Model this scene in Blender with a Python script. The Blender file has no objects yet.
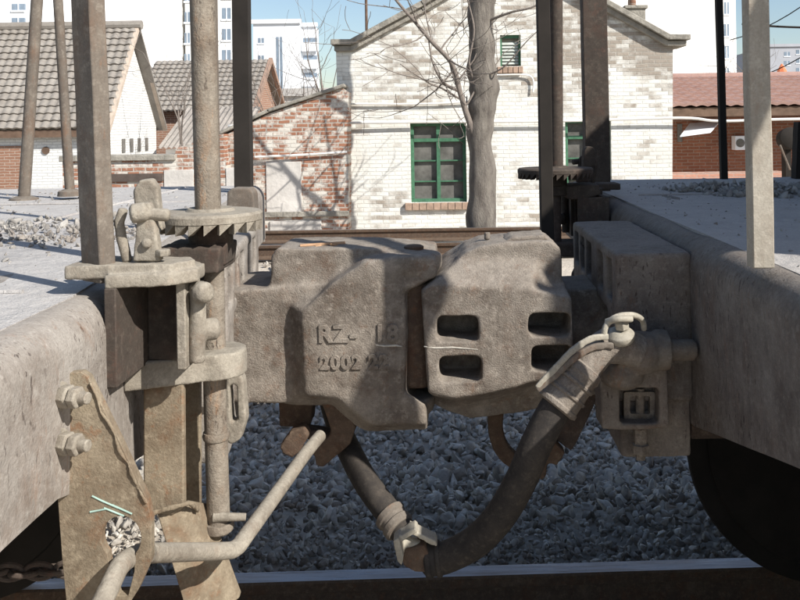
import bpy, bmesh, math, random
import numpy as np
from mathutils import Vector, Matrix, noise as mnoise
random.seed(7)
SC = bpy.context.scene
COL = SC.collection
PI = math.pi
# ------------------------------------------------------------------ camera
F = 850.0; VX, VY = 446.0, 125.0; H = 1.40; ROLL = 0.015
cam_d = bpy.data.cameras.new('camera'); cam = bpy.data.objects.new('camera', cam_d); COL.objects.link(cam)
cam_d.sensor_width = 36; cam_d.lens = F/800*36
cam_d.shift_x = -(VX-400)/800; cam_d.shift_y = -(300-VY)/800
cam_d.clip_start = 0.05; cam_d.clip_end = 3000
cam.matrix_world = Matrix.Translation((0, 0, H)) @ Matrix.Rotation(PI/2, 4, 'X') @ Matrix.Rotation(-ROLL, 4, 'Z')
SC.camera = cam
# ------------------------------------------------------------------ light
SUN = Vector((0.79, -0.61, 0.755)).normalized()
w = bpy.data.worlds.new('World'); SC.world = w; w.use_nodes = True
nt = w.node_tree; bg = nt.nodes['Background']
sky = nt.nodes.new('ShaderNodeTexSky'); sky.sky_type = 'NISHITA'; sky.sun_disc = False
sky.sun_elevation = math.asin(SUN.z); sky.sun_rotation = math.atan2(SUN.x, SUN.y)
sky.dust_density = .8; sky.air_density = 1.0; sky.ozone_density = 1.2
nt.links.new(sky.outputs[0], bg.inputs[0]); bg.inputs[1].default_value = 0.095
sd = bpy.data.lights.new('sun', 'SUN'); sd.energy = 5.0; sd.angle = math.radians(0.5); sd.color = (1, .965, .90)
so = bpy.data.objects.new('sun', sd); COL.objects.link(so)
so.rotation_euler = SUN.to_track_quat('Z', 'Y').to_euler()
vs = SC.view_settings
vs.view_transform = 'Standard'; vs.look = 'None'; vs.gamma = 1; vs.use_curve_mapping = False; vs.exposure = 0.55

# ------------------------------------------------------------------ helpers
def P(px, py, d):
    """a point at real depth d that the photograph shows at pixel px, py"""
    dx, up = px-VX, VY-py
    c, s = math.cos(ROLL), math.sin(ROLL)
    return Vector(((dx*c+up*s)*d/F, d, H+(-dx*s+up*c)*d/F))

def nd(m, t, **k):
    n = m.node_tree.nodes.new(t)
    for a, b in k.items(): setattr(n, a, b)
    return n
def mix(m, fac, a, b, mode='MIX'):
    n = nd(m, 'ShaderNodeMix', data_type='RGBA', blend_type=mode)
    L = m.node_tree.links
    for s, v in ((0, fac), (6, a), (7, b)):
        if hasattr(v, 'is_linked') or isinstance(v, bpy.types.NodeSocket): L.new(v, n.inputs[s])
        elif s == 0: n.inputs[0].default_value = v
        else: n.inputs[s].default_value = (*v, 1)
    return n.outputs[2]
def noise_tex(m, scale, detail=5, rough=.6, vec=None, dist=0):
    n = nd(m, 'ShaderNodeTexNoise'); n.inputs['Scale'].default_value = scale
    n.inputs['Detail'].default_value = detail; n.inputs['Roughness'].default_value = rough
    n.inputs['Distortion'].default_value = dist
    if vec: m.node_tree.links.new(vec, n.inputs['Vector'])
    return n.outputs['Fac']
def ramp(m, v, a, b, lo=0, hi=1):
    n = nd(m, 'ShaderNodeMapRange'); m.node_tree.links.new(v, n.inputs[0])
    n.inputs[1].default_value = a; n.inputs[2].default_value = b
    n.inputs[3].default_value = lo; n.inputs[4].default_value = hi
    return n.outputs[0]
def math_n(m, op, a, b):
    n = nd(m, 'ShaderNodeMath', operation=op)
    for i, v in enumerate((a, b)):
        if isinstance(v, bpy.types.NodeSocket): m.node_tree.links.new(v, n.inputs[i])
        else: n.inputs[i].default_value = v
    return n.outputs[0]
def objvec(m, sc=(1, 1, 1), rot=None):
    g = nd(m, 'ShaderNodeNewGeometry')
    mp = nd(m, 'ShaderNodeMapping'); mp.inputs['Scale'].default_value = sc
    if rot: mp.inputs['Rotation'].default_value = rot
    m.node_tree.links.new(g.outputs['Position'], mp.inputs[0])
    return mp.outputs[0]
def new_mat(name, rough=.85, metal=0):
    m = bpy.data.materials.new(name); m.use_nodes = True
    b = m.node_tree.nodes['Principled BSDF']
    b.inputs['Roughness'].default_value = rough; b.inputs['Metallic'].default_value = metal
    b.inputs['Specular IOR Level'].default_value = .3
    return m, b
def bump(m, b, h, strength, dist):
    n = nd(m, 'ShaderNodeBump'); n.inputs['Strength'].default_value = strength; n.inputs['Distance'].default_value = dist
    m.node_tree.links.new(h, n.inputs['Height'])
    prev = b.inputs['Normal'].links
    if prev: m.node_tree.links.new(prev[0].from_socket, n.inputs['Normal'])
    m.node_tree.links.new(n.outputs[0], b.inputs['Normal'])
def plain(name, c, rough=.8, var=.25, scale=8, metal=0, bmp=0, bscale=60):
    m, b = new_mat(name, rough, metal)
    v = objvec(m)
    f = noise_tex(m, scale, 6, .65, v)
    c2 = tuple(x*(1-var) for x in c); c3 = tuple(min(1, x*(1+var)) for x in c)
    m.node_tree.links.new(mix(m, ramp(m, f, .3, .7), c2, c3), b.inputs['Base Color'])
    if bmp: bump(m, b, noise_tex(m, bscale, 4, .6, v), .8, bmp)
    return m
def dusty(name, dark, dust, rust=(.16, .075, .035), dlo=.42, dhi=.62, scale=9, grain=260, gb=.0012, dent=.004, top=.6, rusty=.35, streak=False, rough=.88, pits=False):
    """weathered steel: paint or bare metal, dust lying in patches and on upward faces, rust patches, casting grain"""
    m, b = new_mat(name, rough)
    v = objvec(m); L = m.node_tree.links
    n1 = noise_tex(m, scale, 8, .68, v)
    n2 = noise_tex(m, scale*3.3, 6, .7, objvec(m, (1, 1, .22)) if streak else v)
    n3 = noise_tex(m, grain, 3, .7, v)
    col = mix(m, ramp(m, n2, .35, .68, 0, 1), dark, tuple(x*.6+y*.4 for x, y in zip(dark, dust)))
    rf = ramp(m, noise_tex(m, scale*1.7, 7, .7, objvec(m, (1.1, .9, .5 if streak else 1), (0, 0, .6))), .50, .66, 0, rusty)
    col = mix(m, rf, col, rust)
    g = nd(m, 'ShaderNodeNewGeometry'); sp = nd(m, 'ShaderNodeSeparateXYZ'); L.new(g.outputs['Normal'], sp.inputs[0])
    up = ramp(m, sp.outputs[2], .25, .9, 0, top)
    df = ramp(m, n1, dlo+.05, dhi+.02, 0, .9)
    dd = math_n(m, 'MAXIMUM', df, math_n(m, 'MULTIPLY', up, ramp(m, n2, .25, .55, .45, 1)))
    col = mix(m, dd, col, dust)
    col = mix(m, ramp(m, n3, .35, .7, 0, .35), col, tuple(x*.55 for x in dark))
    if pits:
        vo = nd(m, 'ShaderNodeTexNoise'); L.new(objvec(m, (1, 1, .35)), vo.inputs['Vector']); vo.inputs['Scale'].default_value = 150
        vo.inputs['Detail'].default_value = 3
        pf = math_n(m, 'MULTIPLY', ramp(m, vo.outputs['Fac'], .61, .66, 0, .85), ramp(m, noise_tex(m, 6, 4, .6, v), .42, .6))
        col = mix(m, pf, col, (.045, .03, .025))
        bump(m, b, math_n(m, 'MULTIPLY', pf, -1), .6, .0015)
    rs2 = noise_tex(m, scale*2.6, 8, .8, objvec(m, (1, 1, .3) if streak else (1, 1, 1), (.1, 0, .9)))
    col = mix(m, ramp(m, rs2, .56, .64, 0, rusty), col, tuple(x*1.25 for x in rust))
    st = noise_tex(m, scale*.55, 9, .78, objvec(m, (1, 1, .4) if streak else (1, 1, .8), (.3, .2, 0)), .6)
    col = mix(m, ramp(m, st, .52, .68, 0, .55), col, tuple(x*.7 for x in dark))
    col = mix(m, ramp(m, noise_tex(m, 70, 6, .75, v), .52, .68, 0, .5), col, tuple(min(1, x*1.18) for x in dust))
    L.new(col, b.inputs['Base Color'])
    bump(m, b, n3, .9, gb)
    bump(m, b, noise_tex(m, 22, 5, .6, v), .8, dent)
    return m
def brick(name, c1, c2, mortar, axis='x', white=None, wlo=.4, whi=.6, bw=.25, rh=.068, ms=.009, wscale=.9, wcol=(.78, .75, .68), dirt=.25, wear=False):
    m, b = new_mat(name, .92); L = m.node_tree.links
    g = nd(m, 'ShaderNodeNewGeometry'); s = nd(m, 'ShaderNodeSeparateXYZ'); L.new(g.outputs['Position'], s.inputs[0])
    c = nd(m, 'ShaderNodeCombineXYZ'); L.new(s.outputs[0 if axis == 'x' else 1], c.inputs[0]); L.new(s.outputs[2], c.inputs[1])
    # rough old masonry: courses wander a little
    wob = nd(m, 'ShaderNodeTexNoise'); wob.inputs['Scale'].default_value = 5; L.new(g.outputs['Position'], wob.inputs['Vector'])
    wv = nd(m, 'ShaderNodeVectorMath', operation='SCALE'); L.new(wob.outputs['Color'], wv.inputs[0]); wv.inputs['Scale'].default_value = .03
    ad = nd(m, 'ShaderNodeVectorMath', operation='ADD'); L.new(c.outputs[0], ad.inputs[0]); L.new(wv.outputs[0], ad.inputs[1])
    t = nd(m, 'ShaderNodeTexBrick'); L.new(ad.outputs[0], t.inputs['Vector'])
    t.inputs['Scale'].default_value = 1; t.inputs['Brick Width'].default_value = bw; t.inputs['Row Height'].default_value = rh
    t.inputs['Mortar Size'].default_value = ms; t.inputs['Mortar Smooth'].default_value = .3; t.inputs['Bias'].default_value = -.1
    t.inputs['Color1'].default_value = (*c1, 1); t.inputs['Color2'].default_value = (*c2, 1); t.inputs['Mortar'].default_value = (*mortar, 1)
    v = objvec(m)
    col = mix(m, ramp(m, noise_tex(m, 14, 5, .7, v), .35, .7, 0, .5), t.outputs['Color'], tuple(x*.6 for x in c1))
    if white:
        wf = noise_tex(m, wscale, 9, .72, v)
        # whitewash holds on some bricks and has flaked off others
        t2 = nd(m, 'ShaderNodeTexBrick'); L.new(ad.outputs[0], t2.inputs['Vector'])
        t2.inputs['Scale'].default_value = 1; t2.inputs['Brick Width'].default_value = bw; t2.inputs['Row Height'].default_value = rh
        t2.inputs['Mortar Size'].default_value = 0; t2.inputs['Color1'].default_value = (0, 0, 0, 1); t2.inputs['Color2'].default_value = (1, 1, 1, 1)
        pz = nd(m, 'ShaderNodeSeparateXYZ'); L.new(g.outputs['Position'], pz.inputs[0])
        if wear: wf = math_n(m, 'SUBTRACT', wf, math_n(m, 'MULTIPLY', ramp(m, pz.outputs[2], 1.2, 2.4), ramp(m, pz.outputs[0], -1, 3.0, .04, .22)))
        wsum = math_n(m, 'ADD', wf, math_n(m, 'MULTIPLY', math_n(m, 'SUBTRACT', t2.outputs['Color'], .5), .22))
        wm = ramp(m, wsum, wlo, whi, 0, 1)
        wc = mix(m, ramp(m, t.outputs['Fac'], 0, 1, 0, .28), wcol, tuple(x*.62 for x in wcol))
        wc = mix(m, ramp(m, noise_tex(m, 2.4, 8, .7, v), .42, .75, 0, .55), wc, (.52, .48, .41))
        col = mix(m, wm, col, wc)
    col = mix(m, ramp(m, noise_tex(m, 3.1, 8, .75, v), .55, .8, 0, dirt), col, (.16, .14, .12))
    L.new(col, b.inputs['Base Color'])
    bump(m, b, math_n(m, 'MULTIPLY', t.outputs['Fac'], -1), .7, .012)
    bump(m, b, noise_tex(m, 30, 4, .7, v), .6, .01)
    return m

M = {}
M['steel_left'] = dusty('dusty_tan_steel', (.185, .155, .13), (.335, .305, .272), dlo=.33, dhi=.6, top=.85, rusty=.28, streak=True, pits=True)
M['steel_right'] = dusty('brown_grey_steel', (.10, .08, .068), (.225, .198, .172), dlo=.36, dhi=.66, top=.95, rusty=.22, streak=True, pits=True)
M['tan'] = dusty('tan_dusty_iron', (.14, .105, .07), (.29, .24, .172), dlo=.38, dhi=.64, top=.8, rusty=.6)
M['pale'] = dusty('pale_dusted_iron', (.15, .125, .098), (.34, .305, .25), dlo=.30, dhi=.62, top=.9, rusty=.15)
M['cast'] = dusty('cast_iron', (.115, .092, .074), (.33, .288, .242), dlo=.36, dhi=.64, top=.8, rusty=.42, rust=(.13, .065, .035), grain=300, gb=.003)
M['rust'] = dusty('rust_brown_iron', (.070, .045, .032), (.16, .115, .08), dlo=.5, dhi=.75, top=.5, rusty=.7, rust=(.10, .048, .026))
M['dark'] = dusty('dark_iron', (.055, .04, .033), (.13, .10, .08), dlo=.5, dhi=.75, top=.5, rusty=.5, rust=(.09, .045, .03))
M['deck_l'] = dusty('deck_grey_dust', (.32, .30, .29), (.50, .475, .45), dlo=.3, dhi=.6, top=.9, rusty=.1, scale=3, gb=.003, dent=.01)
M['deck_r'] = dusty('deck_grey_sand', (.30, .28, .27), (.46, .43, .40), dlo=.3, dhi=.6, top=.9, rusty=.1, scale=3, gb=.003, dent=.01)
M['rubber'] = dusty('dusty_rubber', (.025, .022, .021), (.085, .07, .056), dlo=.5, dhi=.8, top=.4, rusty=0, gb=.0004, dent=.001)
M['alu'] = dusty('pale_alloy', (.24, .215, .175), (.42, .385, .315), dlo=.3, dhi=.6, top=.6, rusty=.1, gb=.0006, dent=.001, rough=.6)
M['shaft'] = dusty('pitted_shaft', (.13, .10, .075), (.275, .24, .195), dlo=.36, dhi=.6, rusty=.6, rust=(.30, .17, .09), gb=.002, dent=.004, streak=True, pits=True, top=.6, rough=.85)
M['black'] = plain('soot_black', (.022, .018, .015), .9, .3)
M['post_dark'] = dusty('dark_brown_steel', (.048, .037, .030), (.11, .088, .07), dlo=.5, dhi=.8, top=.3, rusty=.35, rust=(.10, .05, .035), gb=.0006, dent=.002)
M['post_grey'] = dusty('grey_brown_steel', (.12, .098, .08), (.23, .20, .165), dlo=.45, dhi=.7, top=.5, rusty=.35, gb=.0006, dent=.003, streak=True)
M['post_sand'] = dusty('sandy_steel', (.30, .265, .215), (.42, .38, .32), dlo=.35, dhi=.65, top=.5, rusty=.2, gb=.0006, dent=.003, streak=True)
M['paint'] = plain('white_chalk', (.42, .39, .34), .9, .4, 90)
M['chalk_green'] = plain('faded_green_chalk', (.30, .42, .37), .9, .25, 60)
M['orange'] = plain('dry_wood_splinter', (.36, .22, .13), .9, .3, 30)

def link(o, parent=None):
    COL.objects.link(o)
    if parent is not None:
        o.parent = parent; o.matrix_parent_inverse = parent.matrix_basis.inverted()
    return o
def shade(me, ang=35):
    bm = bmesh.new(); bm.from_mesh(me)
    for f in bm.faces: f.smooth = True
    a = math.radians(ang)
    for e in bm.edges:
        if len(e.link_faces) == 2 and e.calc_face_angle(0) > a: e.smooth = False
    bm.to_mesh(me); bm.free()
def obj(name, bm, mat, parent=None, bev=0, seg=2, ang=35, label=None, sub=0):
    me = bpy.data.meshes.new(name); bmesh.ops.recalc_face_normals(bm, faces=bm.faces); bm.to_mesh(me); bm.free()
    mats = mat if isinstance(mat, (list, tuple)) else [mat]
    for q in mats: me.materials.append(M[q] if isinstance(q, str) else q)
    o = bpy.data.objects.new(name, me); link(o, parent)
    if bev:
        b = o.modifiers.new('bevel', 'BEVEL'); b.width = bev; b.segments = seg; b.limit_method = 'ANGLE'; b.angle_limit = math.radians(30)
        b.harden_normals = False
    shade(me, ang)
    if label: o['label'] = label
    return o
def thing(name, label, cat, loc=(0, 0, 0), group=None, kind=None):
    o = bpy.data.objects.new(name, None); o.empty_display_size = .1; o.location = loc; COL.objects.link(o)
    return tag(o, label, cat, group, kind)
def tag(o, label, cat, group=None, kind=None):
    o['label'] = label; o['category'] = cat
    if group: o['group'] = group
    if kind: o['kind'] = kind
    return o
def struct(o, label=None):
    o['kind'] = 'structure'
    if label: o['label'] = label
    return o
def box(bm, x0, x1, y0, y1, z0, z1, m=None):
    vs_ = [bm.verts.new((x, y, z)) for x in (x0, x1) for y in (y0, y1) for z in (z0, z1)]
    fs = [bm.faces.new([vs_[i] for i in q]) for q in ((0, 1, 3, 2), (4, 6, 7, 5), (0, 4, 5, 1), (2, 3, 7, 6), (0, 2, 6, 4), (1, 5, 7, 3))]
    if m is not None:
        for v in vs_: v.co = m @ v.co
    return fs
def loft(bm, a, b_):
    """two outlines of 3-d points joined and capped"""
    n = len(a); va = [bm.verts.new(p) for p in a]; vb = [bm.verts.new(p) for p in b_]
    bm.faces.new(va); bm.faces.new(vb[::-1])
    for i in range(n): bm.faces.new([va[i], vb[i], vb[(i+1) % n], va[(i+1) % n]])
def plate(bm, pts, d0, d1, d_ref=None):
    """outline read at depth d_ref, standing across the line of sight, solid from depth d0 to d1"""
    q = [P(x, y, d_ref or d0) for x, y in pts]
    loft(bm, [(p.x, d0, p.z) for p in q], [(p.x, d1, p.z) for p in q])
def slab(bm, pts, z0, z1):
    loft(bm, [(x, y, z0) for x, y in pts], [(x, y, z1) for x, y in pts])
def ring(c, t, r, n, up=None, ph=0):
    t = Vector(t).normalized(); u = up or (Vector((0, 0, 1)) if abs(t.z) < .9 else Vector((1, 0, 0)))
    a = t.cross(u).normalized(); b = a.cross(t).normalized()
    return [Vector(c)+(a*math.cos(ph+2*PI*i/n)+b*math.sin(ph+2*PI*i/n))*r for i in range(n)]
def tube(bm, pts, r, n=12, cap=True, ph=0):
    pts = [Vector(p) for p in pts]; rs = r if isinstance(r, (list, tuple)) else [r]*len(pts)
    prev = None; up = None
    for i, p in enumerate(pts):
        t = (pts[min(i+1, len(pts)-1)]-pts[max(i-1, 0)]).normalized()
        if up is None: up = Vector((0, 0, 1)) if abs(t.z) < .9 else Vector((1, 0, 0))
        up = (up-t*up.dot(t)).normalized()
        vs_ = [bm.verts.new(q) for q in ring(p, t, rs[i], n, up, ph)]
        if prev:
            for k in range(n): bm.faces.new([prev[k], prev[(k+1) % n], vs_[(k+1) % n], vs_[k]])
        elif cap: bm.faces.new(vs_[::-1])
        prev = vs_
    if cap: bm.faces.new(prev)
def spline(pts, n=8):
    pts = [Vector(p) for p in pts]; out = []
    for i in range(len(pts)-1):
        p0, p1, p2, p3 = pts[max(i-1, 0)], pts[i], pts[i+1], pts[min(i+2, len(pts)-1)]
        for k in range(n):
            t = k/n
            out.append(.5*((2*p1)+(p2-p0)*t+(2*p0-5*p1+4*p2-p3)*t*t+(3*p1-p0-3*p2+p3)*t**3))
    out.append(pts[-1]); return out
def lathe(bm, prof, c, axis=(0, 0, 1), n=32):
    """prof: (radius, along) pairs"""
    axis = Vector(axis).normalized(); prev = None
    for r, h in prof:
        vs_ = [bm.verts.new(q) for q in ring(Vector(c)+axis*h, axis, max(r, 1e-4), n)]
        if prev:
            for k in range(n): bm.faces.new([prev[k], prev[(k+1) % n], vs_[(k+1) % n], vs_[k]])
        else: bm.faces.new(vs_[::-1])
        prev = vs_
    bm.faces.new(prev)
def hexnut(bm, c, axis, r, h): lathe(bm, [(r*.93, 0), (r, h*.12), (r, h*.85), (r*.85, h)], c, axis, 6)
def cutbm(cuts):
    bm = bmesh.new()
    for c in cuts: c(bm)
    return bm
def tmp(bm, name='tmp'):
    me = bpy.data.meshes.new(name); bmesh.ops.recalc_face_normals(bm, faces=bm.faces); bm.to_mesh(me); bm.free()
    o = bpy.data.objects.new(name, me); COL.objects.link(o); return o
def bake(o):
    bpy.context.view_layer.update()
    dg = bpy.context.evaluated_depsgraph_get()
    return bpy.data.meshes.new_from_object(o.evaluated_get(dg))
def cast(name, bm, mat, parent=None, voxel=.006, smooth=6, disp=.0025, dsize=.03, cuts=None, after=None, label=None):
    """a casting: solid pieces fused, edges worn round, skin uneven"""
    o = tmp(bm); extra = []
    rm = o.modifiers.new('r', 'REMESH'); rm.mode = 'VOXEL'; rm.voxel_size = voxel
    for c in (cuts or []):
        co = tmp(c); extra.append(co)
        bo = o.modifiers.new('b', 'BOOLEAN'); bo.operation = 'DIFFERENCE'; bo.object = co; bo.solver = 'EXACT'
    if cuts:
        rm = o.modifiers.new('r2', 'REMESH'); rm.mode = 'VOXEL'; rm.voxel_size = voxel*.85
    sm = o.modifiers.new('s', 'SMOOTH'); sm.iterations = smooth; sm.factor = .6
    if disp:
        tx = bpy.data.textures.new('t', 'CLOUDS'); tx.noise_scale = dsize; tx.noise_depth = 3
        dm = o.modifiers.new('d', 'DISPLACE'); dm.texture = tx; dm.strength = disp*2; dm.mid_level = .5; dm.texture_coords = 'LOCAL'
    me = bake(o); me.name = name
    for e in [o]+extra: bpy.data.objects.remove(e, do_unlink=True)
    me.materials.clear(); me.materials.append(M[mat] if isinstance(mat, str) else mat)
    for p in me.polygons: p.use_smooth = True
    r = bpy.data.objects.new(name, me); link(r, parent)
    if label: r['label'] = label
    return r
def holed(name, bm, mat, cuts, parent=None, bev=0, ang=35, label=None):
    o = tmp(bm); extra = []
    for c in cuts:
        co = tmp(c); extra.append(co)
        bo = o.modifiers.new('b', 'BOOLEAN'); bo.operation = 'DIFFERENCE'; bo.object = co; bo.solver = 'EXACT'
    me = bake(o)
    for e in [o]+extra: bpy.data.objects.remove(e, do_unlink=True)
    b2 = bmesh.new(); b2.from_mesh(me)
    return obj(name, b2, mat, parent, bev=bev, ang=ang, label=label)
def rot(o, loc, rz):
    o.location = loc; o.rotation_euler = (0, 0, rz)
def B(): return bmesh.new()
def wedge_round(px, py, rx, ry, n=24): return [(px+rx*math.cos(2*PI*i/n), py+ry*math.sin(2*PI*i/n)) for i in range(n)]
def rrect(x0, y0, x1, y1, r, n=5):
    out = []
    for cx, cy, a0 in ((x1-r, y1-r, 0), (x0+r, y1-r, 90), (x0+r, y0+r, 180), (x1-r, y0+r, 270)):
        for k in range(n+1):
            a = math.radians(a0+90*k/n); out.append((cx+r*math.cos(a), cy+r*math.sin(a)))
    return out

# ================================================================== ground
M['dirt'] = plain('pale_dry_dirt', (.42, .37, .31), .95, .25, 1.2, bmp=.03, bscale=9)
bm = B()
def gz(y, x=0):
    if y < 3.5: z = -.17
    elif y < 4.9: z = -.17-(y-3.5)*.25
    elif y < 9: z = -.52
    elif y < 10.0: z = -.52+(y-9)*.32
    elif y < 12.3: z = -.20
    else: z = max(-.50, -.2-(y-12.3)*.4)
    return z
xs = [-400, -120, -40]+[i*.5 for i in range(-40, 41)]+[40, 120, 400]
ys = [-30, -8]+[i*.2 for i in range(-10, 70)]+[16, 20, 30, 60, 200, 900]
vg = [[bm.verts.new((x, y, gz(y)-.035+.012*math.sin(x*3.1+y*5))) for x in xs] for y in ys]
for j in range(len(ys)-1):
    for i in range(len(xs)-1): bm.faces.new([vg[j][i], vg[j][i+1], vg[j+1][i+1], vg[j+1][i]])
struct(obj('ground', bm, 'dirt', ang=180), 'pale dry earth of the rail yard')

# ballast: individual crushed stones, one uncountable bed
def stone_mat(name, a, b_):
    m, b = new_mat(name, .95); L = m.node_tree.links
    g = nd(m, 'ShaderNodeNewGeometry')
    col = mix(m, g.outputs['Random Per Island'], a, b_)
    col = mix(m, ramp(m, noise_tex(m, 25, 5, .7, objvec(m)), .4, .7, 0, .5), col, tuple(x*.5 for x in a))
    col = mix(m, ramp(m, noise_tex(m, 2.2, 5, .7, objvec(m)), .5, .66, 0, .55), col, (.17, .12, .085))   # brake dust and rust
    L.new(col, b.inputs['Base Color']); bump(m, b, noise_tex(m, 60, 5, .7, objvec(m)), .8, .006)
    return m
M['stone'] = stone_mat('crushed_grey_stone', (.26, .235, .205), (.66, .61, .54))
M['rubble'] = stone_mat('pale_rubble', (.22, .205, .19), (.42, .395, .36))
bases = []
for k in range(9):
    t = bmesh.new(); bmesh.ops.create_icosphere(t, subdivisions=2, radius=1)
    sd_ = Vector((k*7.3, 3.1*k, 1.7)); pl = [Vector((random.gauss(0, 1), random.gauss(0, 1), random.gauss(0, 1))).normalized() for _ in range(13)]
    for v in t.verts:
        c = v.co.copy()
        for q in pl:                       # broken faces: clip the pebble by random planes
            h = c.dot(q)
            if h > .40: c -= q*(h-.40)
        v.co = c*(1+.12*mnoise.noise(c*1.3+sd_))
    t.verts.ensure_lookup_table()
    bases.append((np.array([v.co[:] for v in t.verts]), np.array([[v.index for v in f.verts] for f in t.faces]))); t.free()
def stones(name, items, mat, seed=1):
    rng = np.random.default_rng(seed); V = []; Fc = []; off = 0
    for (x, y, z, s) in items:
        bv, bf = bases[rng.integers(len(bases))]
        q = rng.normal(size=4); q /= np.linalg.norm(q); a, b, c, d = q
        R = np.array([[1-2*(c*c+d*d), 2*(b*c-a*d), 2*(b*d+a*c)], [2*(b*c+a*d), 1-2*(b*b+d*d), 2*(c*d-a*b)], [2*(b*d-a*c), 2*(c*d+a*b), 1-2*(b*b+c*c)]])
        sc = s*np.array([1, rng.uniform(.6, 1), rng.uniform(.45, .9)])
        V.append((bv*sc) @ R.T+np.array([x, y, z])); Fc.append(bf+off); off += len(bv)
    V = np.concatenate(V); Fc = np.concatenate(Fc)
    me = bpy.data.meshes.new(name); me.vertices.add(len(V)); me.vertices.foreach_set('co', V.ravel().astype(np.float32))
    me.loops.add(Fc.size); me.loops.foreach_set('vertex_index', Fc.ravel().astype(np.int32))
    me.polygons.add(len(Fc)); me.polygons.foreach_set('loop_start', np.arange(0, Fc.size, 3, dtype=np.int32))
    me.update(calc_edges=True); me.materials.append(M[mat])
    o = bpy.data.objects.new(name, me); COL.objects.link(o); return o
rs = random.Random(3); items = []
y = 2.78
while y < 6.4:
    near = y < 3.35
    s0 = .019 if near else (.031 if y < 3.9 else .040)
    x = -2.1*(y/3) if y < 4 else -3
    x1 = 1.6 if y < 4 else 2.2
    while x < x1:
        s = s0*rs.choice((.5, .7, .9, 1.1, 1.3, 1.6))*rs.uniform(.9, 1.15)
        items.append((x+rs.uniform(-.02, .02), y+rs.uniform(-.02, .02), gz(y)-.01+rs.uniform(-.01, .014)+.012*math.sin(x*3.1+y*5), s))
        x += s0*1.35*rs.uniform(.8, 1.2)
    y += s0*1.15
for _ in range(2600):
    x = rs.uniform(-3.2, -.2); y = rs.uniform(6.3, 10.2); items.append((x, y, gz(y)-.01, .04*rs.uniform(.5, 1.4)))
bal = stones('ballast', items, 'stone'); tag(bal, 'grey crushed stone ballast beside the track', 'ballast', kind='stuff')

# ------------------------------------------------------------------ rails
M['railtop'], b = new_mat('polished_rail_top', .28, .9); _m = M['railtop']; _v = objvec(_m, (.35, 5, 1))
_m.node_tree.links.new(mix(_m, ramp(_m, noise_tex(_m, 9, 8, .75, _v), .45, .7, 0, .75), (.30, .30, .32), (.13, .09, .065)), b.inputs['Base Color'])
_m.node_tree.links.new(ramp(_m, noise_tex(_m, 14, 6, .7, _v), .35, .7, .25, .6), b.inputs['Roughness'])
bump(M['railtop'], b, noise_tex(M['railtop'], 40, 3, .6, objvec(M['railtop'], (.1, 1, 1))), .3, .002)
def rail(y, label, x0=-8, x1=8, z=0, group=None):
    prof = [(-.073, -.17), (.073, -.17), (.073, -.155), (.012, -.13), (.008, -.05), (.034, -.035), (.036, -.006), (.030, 0), (-.030, 0), (-.036, -.006), (-.034, -.035), (-.008, -.05), (-.012, -.13), (-.073, -.155)]
    bm = B(); n = len(prof)
    a = [bm.verts.new((x0, y+p[0], z+p[1])) for p in prof]; c = [bm.verts.new((x1, y+p[0], z+p[1])) for p in prof]
    for i in range(n):
        f = bm.faces.new([a[i], c[i], c[(i+1) % n], a[(i+1) % n]])
        f.material_index = 1 if i == 7 else 0
    bm.faces.new(a); bm.faces.new(c[::-1])
    o = obj('rail', bm, ['rust', 'railtop'], ang=30); tag(o, label, 'rail', group)
    return o
YC = 2.0
fr_ = rail(0, 'shiny topped steel rail under the far wheels', group='rails of the near track'); fr_.location = (0, 2.665, 0); fr_.rotation_euler = (0, 0, math.radians(1.7))
rail(YC-.7525, 'steel rail on the photographer side of the near track', group='rails of the near track')
M['sleeper'] = plain('sleeper_concrete', (.30, .28, .25), .95, .2, 6)
rail(10.35, 'nearer rail of the second track behind the wagons', -12, 12, -.03, 'rails of the second track')
rail(11.80, 'farther rail of the second track, close to the brick building', -12, 12, -.03, 'rails of the second track')
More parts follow.
